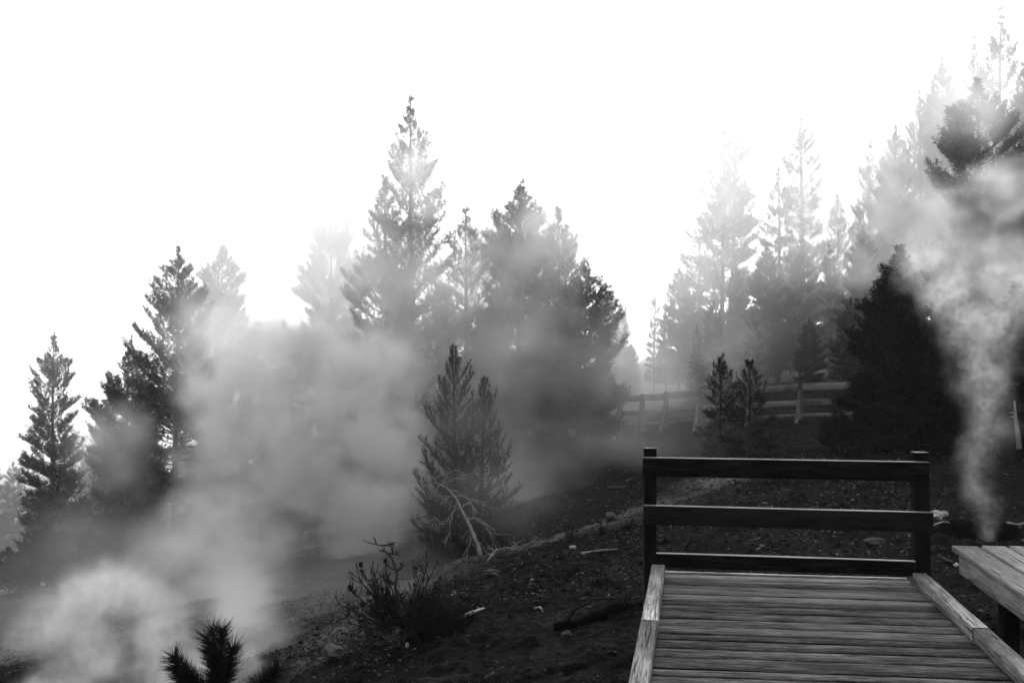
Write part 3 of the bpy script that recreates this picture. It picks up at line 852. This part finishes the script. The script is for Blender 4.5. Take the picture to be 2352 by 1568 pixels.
def dead_tree():
    b = P(1108, 1290, 13.2); g = gz(b[0], b[1]); o = np.array([b[0], b[1], g])
    root = empty('dead_tree', o, 'bleached leafless dead tree leaning left in front of the two-leader pine', 'dead tree')
    r = random.Random(21)
    st = np.array([P(u, v, Y) for u, v, Y in ((1112, 1296, 13.2), (1098, 1248, 13.2), (1080, 1205, 13.25), (1062, 1170, 13.3), (1048, 1140, 13.35), (1025, 1115, 13.4), (1000, 1104, 13.4), (985, 1108, 13.4))]) - o
    mb = MB(); mb.tube(st + [0, 0, -.02], [.028, .026, .022, .018, .014, .010, .006, .002], 7); mb.build('trunk', M_DEADWOOD, root, smooth=True)
    tw = MB()
    br = [(1, 1062, 1300), (1, 1128, 1296), (2, 1078, 1262), (2, 1128, 1232), (2, 1150, 1258), (3, 1022, 1205), (3, 1035, 1240),
          (3, 1095, 1178), (3, 1135, 1185), (4, 1015, 1160), (4, 1075, 1145), (4, 1110, 1160), (5, 1052, 1098), (5, 1075, 1092), (5, 1000, 1128), (6, 990, 1092), (6, 1012, 1080)]
    for (i, u, v) in br:
        q = P(u, v, 13.3 + r.uniform(-.35, .3)) - o
        s = lerp(st[i], st[min(7, i + 1)], r.random() * .7)
        d = q - s; L = np.linalg.norm(d)
        m = s + d * .5 + np.array([r.uniform(-.1, .1) * L, 0, r.uniform(-.02, .34) * L])
        pts = [s, lerp(s, m, .5) + np.array([0, 0, .06 * L]), m, lerp(m, q, .55) + np.array([r.uniform(-.08, .08) * L, 0, r.uniform(-.02, .10) * L]), q]
        tw.tube(pts, [.006, .005, .004, .003, .002], 5)
        for k in range(3):
            f = r.uniform(.3, 1) * 4; j = min(3, int(f)); bp = lerp(np.array(pts[j]), np.array(pts[j + 1]), f - j)
            ax = np.array([r.gauss(0, 1), r.gauss(0, 1), r.gauss(-.1, .8)]); ax /= np.linalg.norm(ax)
            twigs(tw, bp, d / L + ax * .8, r.uniform(.08, .2), .004, 1, r, -.05, (1, 2), .5, None, .002)
    tw.build('branches', M_DEADWOOD, root)
    # fallen spray on the right
    q = MB()
dead_tree()

def branch_thing(name, label, cat, pts, r0, mat, seed, ntw=6, twl=.15, depth=1, group=None):
    o = np.array(pts[0]); pts = np.array(pts) - o
    r = random.Random(seed)
    mb = MB()
    mb.tube(pts, np.linspace(r0, r0 * .35, len(pts)), 6)
    for k in range(ntw):
        f = r.uniform(.2, 1) * (len(pts) - 1); j = min(len(pts) - 2, int(f)); bp = lerp(pts[j], pts[j + 1], f - j)
        twigs(mb, bp, np.array([r.gauss(0, 1), r.gauss(0, 1), r.uniform(-.6, .9)]), twl * r.uniform(.5, 1.2), r0 * .35, depth, r, 0, (1, 2), .5, None, .002)
    ob = mb.build(name, mat, None, o)
    return tag(ob, label, cat, group)

def on_ground(u, v, dz=0.0):
    """where the ray through (u, v) meets the ground"""
    Ys = np.geomspace(5, 60, 700)
    X = (u - CU) / FPX * Ys; Z = CAMZ - (v - HV) / FPX * Ys
    hit = np.where(Z < ground_z(X, Ys))[0]
    i = hit[0] if len(hit) else 300
    return np.array([X[i], Ys[i], float(ground_z(X[i], Ys[i])[0]) + dz])

# log painted black for a shadow hollow, dry branches arching over it
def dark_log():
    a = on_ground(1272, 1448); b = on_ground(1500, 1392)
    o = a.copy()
    root = empty('shadow_log', o, 'half-buried log painted black as a shadow hollow left of the boardwalk post', 'log')
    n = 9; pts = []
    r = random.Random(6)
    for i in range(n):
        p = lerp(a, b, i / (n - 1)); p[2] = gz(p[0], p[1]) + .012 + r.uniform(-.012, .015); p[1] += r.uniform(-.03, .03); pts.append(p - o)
    mb = MB(); mb.tube(pts, [.03, .055, .05, .06, .05, .055, .06, .055, .05], 10); mb.build('trunk', M_LOG_SHADE, root, smooth=True)
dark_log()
branch_thing('dry_branch', 'dry bent branch arching over the black log', 'branch', [on_ground(1290, 1440), P(1320, 1400, 8.05), P(1365, 1375, 8.1), P(1420, 1372, 8.1), P(1465, 1392, 8.0), on_ground(1490, 1408, .02)], .012, M_TWIG, 41, 14, .16)
branch_thing('dry_branch', 'dry hooked branch rising beside the railing post', 'branch', [on_ground(1450, 1408), P(1436, 1375, 8.0), P(1432, 1345, 8.05), P(1450, 1325, 8.1), P(1482, 1312, 8.1)], .013, M_TWIG, 42, 12, .16)
branch_thing('deadwood_piece', 'bleached forked stick lying beside the scraggly bush', 'stick', [on_ground(1052, 1432, .02), on_ground(1080, 1418, .04), on_ground(1112, 1408, .04)], .024, M_DEADWOOD, 43, 2, .06, 0)
branch_thing('stick', 'straight pale stick on the soil left of the railing', 'stick', [on_ground(1336, 1272, .01), on_ground(1380, 1268, .02), on_ground(1420, 1264, .015)], .012, M_DEADWOOD, 44, 1, .05, 0)
branch_thing('stick', 'short white splinter of wood left of the black log', 'stick', [on_ground(1229, 1399, .01), on_ground(1240, 1403, .02), on_ground(1248, 1408, .01)], .013, M_DEADWOOD, 45, 0)
branch_thing('stick', 'pale stick beside the white broken stones right of the railing', 'stick', [on_ground(2140, 1212, .01), on_ground(2165, 1206, .02), on_ground(2182, 1203, .015)], .014, M_DEADWOOD, 46, 1, .06, 0)
branch_thing('stick', 'grey stick on the soil behind the raised platform', 'stick', [on_ground(2312, 1212, .01), on_ground(2340, 1208, .02), on_ground(2375, 1200, .015)], .013, M_DEADWOOD, 47, 1, .06, 0)
branch_thing('twisted_twig', 'dark crooked twig standing behind the lowest rail', 'twig', [on_ground(1562, 1282), P(1580, 1252, 9.6), P(1588, 1235, 9.6), P(1602, 1228, 9.55)], .011, M_TWIG, 48, 5, .08, 0)
branch_thing('dead_spray', 'dead twiggy spray lying right of the foot of the dead tree', 'branch', [on_ground(1120, 1288), P(1140, 1262, 13.0), P(1165, 1256, 12.9), P(1195, 1262, 12.9)], .012, M_DEADWOOD, 49, 14, .2)
branch_thing('dead_snag', 'broken pale snag leaning in the dark right of the steam column', 'snag', [P(2341, 1030, 16.5), P(2337, 990, 16.5), P(2332, 955, 16.5), P(2330, 920, 16.5)], .045, M_DEADWOOD, 50, 5, .1, 0)

# ------------------------------------------------------------------ rocks
def rock(label, c, sx, sy, sz, g0, g1, seed, group=None, name='rock'):
    rg = np.random.default_rng(seed)
    import bmesh
    bm = bmesh.new(); bmesh.ops.create_icosphere(bm, subdivisions=2, radius=1)
    for v in bm.verts:
        k = 1 + .5 * float(vnoise(np.array([v.co.x * 1.3 + seed]), np.array([v.co.y * 1.3 + v.co.z * 2]))[0])
        v.co = (v.co.x * sx * k, v.co.y * sy * k, v.co.z * sz * k)
    me = bpy.data.meshes.new(name); bm.to_mesh(me); bm.free()
    o = link(name, me, plain_mat('rock_surface', g0, g1, 30, bump=.01), None, c)
    o.rotation_euler = (0, 0, rg.uniform(0, 6))
    return tag(o, label, 'rock', group)
rock('small white stone on the pale lip left of the railing', on_ground(1314, 1264, .02), .04, .03, .028, .2, .45, 1)
rock('grey boulder on the pale lip near the railing post', on_ground(1404, 1196, .05), .12, .08, .06, .03, .08, 2)
rock('dark flat boulder in the mist behind the lip', on_ground(1418, 1128, .03), .24, .14, .06, .01, .03, 3)
rock('pale stone half sunk near the foot of the dead tree', on_ground(1130, 1318, .01), .10, .07, .03, .03, .08, 4)
rock('white cracked stone right of the railing post, larger of two', on_ground(2152, 1190, .03), .09, .07, .06, .25, .6, 5)
rock('white chipped stone right of the railing post, smaller of two', on_ground(2168, 1187, .02), .06, .05, .05, .2, .55, 6)
rock('black flat stone seen between the two lower rails', on_ground(2010, 1250, .02), .14, .09, .05, .01, .03, 7)
rock('pale stone tilted below the right end of the railing', on_ground(2195, 1302, .02), .03, .025, .02, .3, .55, 8)
rock('grey stone in the steam at the bottom of the slope', on_ground(770, 1510, .05), .14, .1, .06, .03, .08, 9)
rock('grey stone tucked against the near end of the black log', on_ground(1300, 1462, .02), .05, .04, .025, .03, .07, 10)
rock('white stone at the foot of the scraggly bush', on_ground(935, 1490, .02), .02, .018, .025, .2, .5, 11)
rock('pale boulder on the left bank at the picture edge', on_ground(6, 1352, .15), .3, .22, .22, .2, .5, 12)

# ------------------------------------------------------------------ dry plants on the lip
def dry_plant(label, u, v, h, seed):
    c = on_ground(u, v); r = random.Random(seed); mb = MB()
    for k in range(16):
        az = r.uniform(0, 6.28); s = r.uniform(.0, .05)
        d = np.array([math.cos(az) * r.uniform(.1, .5), math.sin(az) * r.uniform(.1, .5), 1])
        twigs(mb, np.array([math.cos(az) * s, math.sin(az) * s, -.01]), d, h * r.uniform(.5, 1), .004, 1, r, .3, (1, 3), .3, None, .002)
    o = mb.build('dry_plant', M_TWIG, None, c)
    tag(o, label, 'plant', 'dry weeds on the pale lip')
dry_plant('dry weed tuft on the pale lip, tallest and furthest from the railing', 1308, 1246, .20, 1)
dry_plant('dry weed tuft on the pale lip, middle one before the railing', 1384, 1226, .13, 2)
dry_plant('dry weed tuft on the pale lip, right beside the railing post', 1446, 1220, .13, 3)

# ------------------------------------------------------------------ gravel, litter, grass (uncountable)
def scatter_points(n, seed, r0=5.2, r1=24, span=36, power=1.0):
    rg = np.random.default_rng(seed)
    r = np.exp(rg.uniform(math.log(r0), math.log(r1), n)); a = np.radians(rg.uniform(-span, span, n))
    return r * np.sin(a), r * np.cos(a), rg
def off_deck(x, y):
    on = (x > 1.02 + .184 * (y - 7.47)) & (x < 3.02 + .142 * (y - 7.21)) & (y < 7.55)
    pl = (x > 3.25 + .124 * (y - 7.47)) & (y < 7.5)
    return ~(on | pl)
def make_gravel():
    x, y, rg = scatter_points(150000, 1)
    clump = fbm(x, y, .9, 3)
    k = off_deck(x, y) & (rg.random(len(x)) < np.clip(.55 + clump, .08, 1)) & (np.hypot(x - VENT[0], y - VENT[1]) > .5)
    x, y = x[k], y[k]; n = len(x)
    z = ground_z(x, y)
    s = np.exp(rg.normal(math.log(.0085), .5, n)) * np.clip(np.hypot(x, y) / 9, .8, 1.6); s = np.minimum(s, .028)
    base = np.array([[1, 0, 0], [-1, 0, 0], [0, 1, 0], [0, -1, 0], [0, 0, 1], [0, 0, -1]], float)
    F = np.array([[0, 2, 4], [2, 1, 4], [1, 3, 4], [3, 0, 4], [2, 0, 5], [1, 2, 5], [3, 1, 5], [0, 3, 5]])
    V = base[None] * rg.uniform(.55, 1.35, (n, 6, 1)) * s[:, None, None] * np.array([1.4, .9, .6])
    a = rg.uniform(0, 6.28, n); ca, sa = np.cos(a)[:, None], np.sin(a)[:, None]
    X = V[..., 0] * ca - V[..., 1] * sa; Y = V[..., 0] * sa + V[..., 1] * ca
    tilt = rg.normal(0, .35, n)[:, None]
    Z = V[..., 2] + X * tilt
    V = np.stack([X + x[:, None], Y + y[:, None], Z + z[:, None] + .3 * s[:, None]], -1)
    FF = F[None] + (np.arange(n) * 6)[:, None, None]
    me = mesh_from_arrays('gravel', V.reshape(-1, 3), FF.ravel(), 3)
    tone = np.repeat(rg.random(n) ** 2.6, 6)
    me.attributes.new('tone', 'FLOAT', 'POINT').data.foreach_set('value', tone.astype(np.float32))
    tag(link('gravel', me, tone_mat('gravel_stone', .004, .21)), 'loose gravel and crumbs scattered over the dark soil', kind='stuff')
make_gravel()
def make_litter():
    x, y, rg = scatter_points(2200, 2, 5.2, 20)
    k = off_deck(x, y); x, y = x[k], y[k]; n = len(x); z = ground_z(x, y)
    L = np.exp(rg.normal(math.log(.045), .6, n)); w = np.minimum(.004, .03 * L + .0012)
    a = rg.uniform(0, 6.28, n); t = rg.normal(0, .25, n)
    d = np.stack([np.cos(a), np.sin(a), t], -1); s = np.stack([-np.sin(a), np.cos(a), np.zeros(n)], -1)
    c = np.stack([x, y, z + .012], -1)
    A = c - d * L[:, None] / 2; B = c + d * L[:, None] / 2
    up = np.array([0, 0, 1.0])
    V = np.stack([A - s * w[:, None], A + s * w[:, None], A + up * w[:, None] * 1.5, B - s * w[:, None] * .6, B + s * w[:, None] * .6, B + up * w[:, None]], 1)
    F = np.array([[0, 3, 5, 2], [1, 2, 5, 4], [0, 1, 4, 3]])
    FF = F[None] + (np.arange(n) * 6)[:, None, None]
    me = mesh_from_arrays('litter', V.reshape(-1, 3), FF.ravel(), 4)
    me.attributes.new('tone', 'FLOAT', 'POINT').data.foreach_set('value', np.repeat(rg.random(n) ** 2.2, 6).astype(np.float32))
    tag(link('litter', me, tone_mat('wood_litter', .008, .28)), 'broken twigs and bark crumbs strewn over the soil', kind='stuff')
make_litter()
def make_grass():
    x, y, rg = scatter_points(9000, 3, 7, 30)
    cl = fbm(x + 40, y, .55, 3)
    k = off_deck(x, y) & (cl > .05) & (rg.random(len(x)) < np.clip((np.hypot(x, y) - 7) / 8, .08, 1)); x, y = x[k], y[k]
    m = 5; n = len(x) * m
    x = np.repeat(x, m) + rg.normal(0, .03, n); y = np.repeat(y, m) + rg.normal(0, .03, n); z = ground_z(x, y)
    h = rg.uniform(.03, .10, n); a = rg.uniform(0, 6.28, n); b = rg.uniform(.1, .9, n)
    s = np.stack([np.cos(a), np.sin(a), np.zeros(n)], -1) * .0035
    c = np.stack([x, y, z - .005], -1)
    tip = c + np.stack([-np.sin(a) * b * h, np.cos(a) * b * h, h], -1)
    V = np.stack([c - s, c + s, tip], 1)
    me = mesh_from_arrays('grass', V.reshape(-1, 3), np.arange(n * 3), 3)
    me.attributes.new('tone', 'FLOAT', 'POINT').data.foreach_set('value', np.repeat(rg.random(n), 3).astype(np.float32))
    tag(link('grass', me, tone_mat('dry_grass', .015, .09)), 'short dry grass in patches on the soil', kind='stuff')
make_grass()

# ------------------------------------------------------------------ steam and haze
def domain(name, lo, hi):
    lo = np.array(lo, float); hi = np.array(hi, float); c = (lo + hi) / 2
    V = np.array([[x, y, z] for x in (lo[0], hi[0]) for y in (lo[1], hi[1]) for z in (lo[2], hi[2])]) - c
    F = [[0, 1, 3, 2], [4, 6, 7, 5], [0, 4, 5, 1], [2, 3, 7, 6], [0, 2, 6, 4], [1, 5, 7, 3]]
    me = mesh_from_arrays(name, V, [i for f in F for i in f], 4)
    return me, c

def volume_out(t, dens, g, step=1.0):
    pv = t.n('ShaderNodeVolumePrincipled')
    pv.inputs['Color'].default_value = (1, 1, 1, 1)
    pv.inputs['Anisotropy'].default_value = g
    if isinstance(dens, float): pv.inputs['Density'].default_value = dens
    else: t.l(dens, pv.inputs['Density'])
    t.l(pv.outputs[0], t.out.inputs['Volume'])
    t.m.cycles.volume_step_rate = step

class GT(NT):
    """the same node helpers inside a geometry node group"""
    def __init__(s, name):
        s.t = bpy.data.node_groups.new(name, 'GeometryNodeTree')
        s.t.interface.new_socket('Geometry', in_out='INPUT', socket_type='NodeSocketGeometry')
        s.t.interface.new_socket('Geometry', in_out='OUTPUT', socket_type='NodeSocketGeometry')
        s.out = s.t.nodes.new('NodeGroupOutput')

def vapour_volume(name, label, t, dens, lo, hi, voxel, k, g, step):
    """a fog volume whose density grid is computed once from the field DENS of the node group T"""
    lo = np.array(lo, float); hi = np.array(hi, float)
    m = NT(name + '_vapour')
    at = m.n('ShaderNodeAttribute', attribute_name='density')
    volume_out(m, m.math('MULTIPLY', at.outputs['Fac'], k), g, step)
    vc = t.n('GeometryNodeVolumeCube')
    t.l(dens, vc.inputs['Density'])
    vc.inputs['Min'].default_value = tuple(lo); vc.inputs['Max'].default_value = tuple(hi)
    for ax, i in zip('XYZ', range(3)): vc.inputs['Resolution ' + ax].default_value = max(8, int((hi[i] - lo[i]) / voxel))
    sm = t.n('GeometryNodeSetMaterial'); sm.inputs['Material'].default_value = m.m
    t.l(vc.outputs[0], sm.inputs[0]); t.l(sm.outputs[0], t.out.inputs[0])
    vd = bpy.data.volumes.new(name); vd.materials.append(m.m)
    o = bpy.data.objects.new(name, vd); col.objects.link(o)
    md = o.modifiers.new('vapour', 'NODES'); md.node_group = t.t
    return tag(o, label, kind='stuff')

def steam(name, label, blobs, dens, g=.35, nscale=.5, amp=1.0, soft=.5, detail=4, step=4.0, warp=0.0, seed=0.0, stretch=(1, 1, 1), rough=.6, voxel=.12, cut=.12, tear=.75):
    """billowing steam: a union of soft world-space blobs (centre, radius) torn by noise"""
    C = np.array([b[0] for b in blobs], float); R = np.array([b[1] for b in blobs], float)
    t = GT(name + '_density')
    pos = t.n('GeometryNodeInputPosition').outputs[0]
    off = t.vmath('ADD', pos, (seed * 7.1, seed * 3.3, seed * 5.7)).outputs[0]
    st = t.vmath('MULTIPLY', off, stretch).outputs[0]
    wn = t.n('ShaderNodeTexNoise'); t.l(st, wn.inputs['Vector']); wn.inputs['Scale'].default_value = nscale * .8; wn.inputs['Detail'].default_value = 4
    wv = t.vmath('SUBTRACT', wn.outputs['Color'], (.5, .5, .5)).outputs[0]
    bpos = t.vmath('ADD', pos, t.vmath('MULTIPLY', wv, (warp, warp, warp)).outputs[0]).outputs[0]
    nz = t.noise(t.vmath('ADD', st, t.vmath('MULTIPLY', wv, (.6, .6, .6)).outputs[0]).outputs[0], nscale, detail, rough)
    acc = None
    for cc, rr in zip(C, R):
        d = t.vmath('SUBTRACT', bpos, tuple(float(x) for x in cc)).outputs[0]
        d = t.vmath('MULTIPLY', d, tuple(float(1 / x) for x in rr)).outputs[0]
        f = t.math('SUBTRACT', 1.0, t.vmath('LENGTH', d).outputs['Value'], clamp=True)
        acc = f if acc is None else t.math('MAXIMUM', acc, f)
    v = t.math('MULTIPLY_ADD', t.math('SUBTRACT', nz, .5), amp, t.math('SUBTRACT', acc, cut))
    v = t.math('DIVIDE', v, soft, clamp=True)
    v = t.math('MULTIPLY', v, t.math('MULTIPLY', acc, 5.0, clamp=True))
    curl = t.noise(t.vmath('ADD', st, t.vmath('MULTIPLY', wv, (1.2, 1.2, 1.2)).outputs[0]).outputs[0], nscale * 3.6, 4, .6)   # fine torn curls
    v = t.math('MULTIPLY', v, t.math('MULTIPLY_ADD', t.math('SUBTRACT', curl, .36, clamp=True), 6.0 * tear, 1 - tear + .12 * tear))
    m = .05 + warp * .35
    return vapour_volume(name, label, t, v, (C - R).min(0) - m, (C + R).max(0) + m, voxel, dens, g, step)

def rock_free(p): return p
def B(u, v, Y, r): return (P(u, v, Y), r if not np.isscalar(r) else (r, r, r))

# column from the vent on the right, widening and bending with height
steam('steam_column', 'thin column of white steam rising from the vent hole, bending right', [
    B(u, v, 11.2 + .1 * (i % 3), (r, r, r * 1.15)) for i, (u, v, r) in enumerate((
        (2266, 1232, .20), (2262, 1195, .26), (2258, 1155, .31), (2255, 1110, .35), (2256, 1065, .38), (2262, 1018, .40), (2268, 970, .42), (2266, 922, .45), (2256, 875, .50),
        (2248, 828, .55), (2258, 782, .60), (2285, 742, .62), (2322, 705, .60), (2236, 735, .60), (2205, 685, .62), (2165, 640, .60), (2120, 600, .55), (2340, 655, .6), (2290, 660, .6)))],
    1.5, g=.5, nscale=2.6, amp=1.5, soft=.95, detail=7, voxel=.04, seed=1, warp=.5, rough=.62)
steam('steam_drift', 'broad drifting steam spreading left above the column on the right', [
    B(2130, 490, 22, (2.8, 1.8, 1.5)), B(2040, 420, 22.5, (2.3, 1.8, 1.4)), B(2230, 590, 22, (2.4, 1.6, 1.5)), B(2340, 640, 21.5, (1.6, 1.4, 1.1)), B(2290, 430, 22.5, (2.1, 1.6, 1.1)), B(1990, 560, 23, (2.2, 1.8, 1.8)), B(1930, 480, 23.5, (1.9, 1.8, 1.5))],
    1.1, g=.5, nscale=.7, amp=2.4, soft=1.0, detail=7, voxel=0.14, seed=2, warp=2.2)
steam('steam_puff', 'dense round puff of steam on the ground at the lower left', [
    B(240, 1390, 9.5, (.70, .6, .62)), B(120, 1430, 9.5, (.5, .5, .42)), B(310, 1370, 9.6, (.5, .5, .48)), B(230, 1510, 9.3, (.75, .6, .7)), B(340, 1480, 9.4, (.6, .6, .7)), B(170, 1600, 9.2, (.7, .6, .6)), B(420, 1560, 9.4, (1.0, .7, .6))],
    4.2, g=.4, nscale=1.8, amp=1.5, soft=.8, detail=7, voxel=0.045, seed=3, warp=.45)
steam('steam_cloud', 'large soft cloud of steam billowing up in front of the left-hand trees', [
    B(620, 930, 21, (2.8, 2.2, 2.4)), B(490, 1000, 21, (1.6, 2, 1.9)), B(780, 900, 21.5, (2.3, 2, 2.3)), B(700, 980, 20.5, (2.2, 2, 2.0)), B(640, 1020, 20.0, (1.8, 1.6, 1.6)), B(700, 1090, 20.5, (2.8, 2.2, 2.0)), B(890, 1040, 20.5, (1.6, 1.8, 2.0)), B(830, 1180, 19.5, (1.9, 1.8, 1.2)), B(560, 1190, 19.5, (2.3, 2, 1.5)), B(660, 820, 22.5, (2.3, 2, 1.3)), B(500, 1290, 17, (2.1, 2, 1.4)), B(560, 1330, 14.5, (1.2, 1.4, .9)), B(570, 1440, 12.2, (.85, 1.1, .7)), B(560, 1530, 10.6, (.9, 1.0, .6)), B(430, 900, 20.5, (1.0, 1.4, 1.2))],
    3.8, g=.5, nscale=.55, amp=1.25, soft=1.0, detail=7, voxel=0.12, seed=4, warp=1.8)
steam('steam_veil', 'thin veil of steam hanging in front of the middle clump of trees', [
    B(960, 760, 23.5, (3.4, 1.8, 3.2)), B(1200, 800, 23, (3.4, 1.8, 3.0)), B(1370, 880, 22.5, (2.4, 1.6, 2.4)), B(1120, 1020, 22, (3.2, 2, 2.0)), B(860, 620, 26, (2.2, 1.8, 2.4)), B(1080, 620, 25, (3, 1.8, 2.6)), B(950, 400, 26, (2.6, 1.8, 3.4)), B(1230, 560, 25, (2.6, 1.8, 2.6)), B(1340, 760, 24, (2.2, 1.6, 2.4)), B(470, 780, 29, (2.0, 1.8, 2.6)), B(255, 1040, 28, (2.3, 1.5, 2.0)), B(660, 660, 24, (3.2, 2, 2.8)), B(770, 560, 25, (2.8, 2, 2.6)), B(2250, 230, 25.5, (1.7, 1.5, 1.9))],
    1.2, g=.5, nscale=.42, amp=1.6, soft=1.0, detail=5, voxel=0.22, tear=.4, seed=5, warp=1.8)
steam('wood_mist', 'bright mist drifting in front of the wood behind the fence', [
    B(1480, 800, 29, (2.6, 2, 3.0)), B(1590, 640, 31, (3.6, 2, 4.2)), B(1690, 790, 28.5, (2.6, 1.6, 2.0)), B(1800, 520, 32, (3.6, 2, 3.8)), B(1660, 420, 33, (3.4, 2, 3.6)), B(1540, 920, 23.5, (1.9, 1.0, .9))],
    .45, g=.5, nscale=.42, amp=1.2, soft=1.0, detail=5, voxel=.22, tear=.4, seed=13, warp=1.6)
steam('valley_mist', 'low mist lying over the slope at the lower left', [
    B(560, 1400, 15, (3.6, 4.5, 1.7)), B(300, 1300, 20, (4.4, 4, 1.9)), B(850, 1290, 18, (2.8, 3, 1.5)), B(700, 1490, 12, (2.1, 2.5, 1.1)), B(1000, 1230, 19, (2.4, 2, 1.2)), B(760, 1360, 13, (1.9, 2.4, .9)), B(60, 1440, 14, (2.6, 2.6, 1.0)), B(880, 1330, 11.4, (1.3, 1.0, .7)), B(1000, 1300, 11.8, (.9, .8, .5)), B(1430, 1010, 20, (3.0, 3.0, .9))],
    .30, g=.5, nscale=.4, amp=1.2, soft=1.0, detail=3, voxel=0.25, tear=.4, seed=6, warp=1.0)

steam('thin_mist', 'faint mist hanging in front of the young two-leader pine', [
    B(1060, 980, 14.2, (1.9, 1.1, 1.7)), B(1180, 1120, 13.9, (2.0, 1.1, 1.2)), B(900, 1120, 14.5, (1.7, 1.1, 1.2))],
    .30, g=.45, nscale=.5, amp=1.0, soft=1.0, detail=4, voxel=0.15, tear=.4, seed=8, warp=.9)

steam('mist_sheet', 'sheet of mist hanging behind the middle and left-hand trees', [
    B(560, 900, 38, (7, 3, 4.5)), B(900, 800, 37, (7, 3, 5)), B(1300, 800, 36, (6, 3, 5)), B(1480, 850, 35, (4, 3, 3)), B(250, 1050, 42, (6, 3, 4)), B(1680, 470, 37, (5, 3, 5)), B(1880, 430, 37, (4.5, 3, 5.5)), B(2150, 300, 34, (4, 2.5, 5))],
    .16, g=.4, nscale=.25, amp=1.2, soft=1.0, detail=5, voxel=.4, tear=.4, seed=11, warp=2.0)

def fog_bank(name, label, lo, hi, dens, z0, z1, low, g, nscale, y1=8, seed=0.0, step=4.0, voxel=.7):
    """broad bank of fog, thinner near the ground, torn softly by noise"""
    t = GT(name + '_density')
    pos = t.n('GeometryNodeInputPosition').outputs[0]
    off = t.vmath('ADD', pos, (seed, seed * .7, seed * .3)).outputs[0]
    nz = t.noise(off, nscale, 4, .55)
    sp = t.n('ShaderNodeSeparateXYZ'); t.l(pos, sp.inputs[0])
    def smooth(x, a, b, c, d):
        h = t.n('ShaderNodeMapRange', interpolation_type='SMOOTHSTEP'); t.l(x, h.inputs[0])
        for i, v in zip((1, 2, 3, 4), (a, b, c, d)): h.inputs[i].default_value = v
        return h.outputs[0]
    d = t.math('MULTIPLY', smooth(sp.outputs[2], z0, z1, low, 1.0), t.math('MULTIPLY_ADD', nz, 1.6, .2))
    d = t.math('MULTIPLY', d, smooth(sp.outputs[1], lo[1], lo[1] + y1, 0.0, 1.0))
    d = t.math('MULTIPLY', d, smooth(sp.outputs[2], hi[2] - 8, hi[2], 1.0, 0.0))
    return vapour_volume(name, label, t, d, lo, hi, voxel, dens, g, step)
fog_bank('fog_bank', 'bank of fog filling the air behind and between the farther trees', (-70, 21, -16), (70, 70, 28), .062, -4, 10, .25, .3, .09, y1=12, seed=3)

fog_bank('far_fog', 'thick fog closing off the view beyond the trees', (-140, 58, -15), (140, 150, 9), .06, -12, 2, .8, .5, .05, y1=16, seed=9, voxel=2.0, step=2.5)

hm, hc = domain('haze', (-275, -275, -16), (275, 275, 40))
ht = NT('haze_air'); volume_out(ht, .0003, .5)
tag(link('haze', hm, ht.m, None, hc), 'thin even haze over the whole scene', kind='stuff')
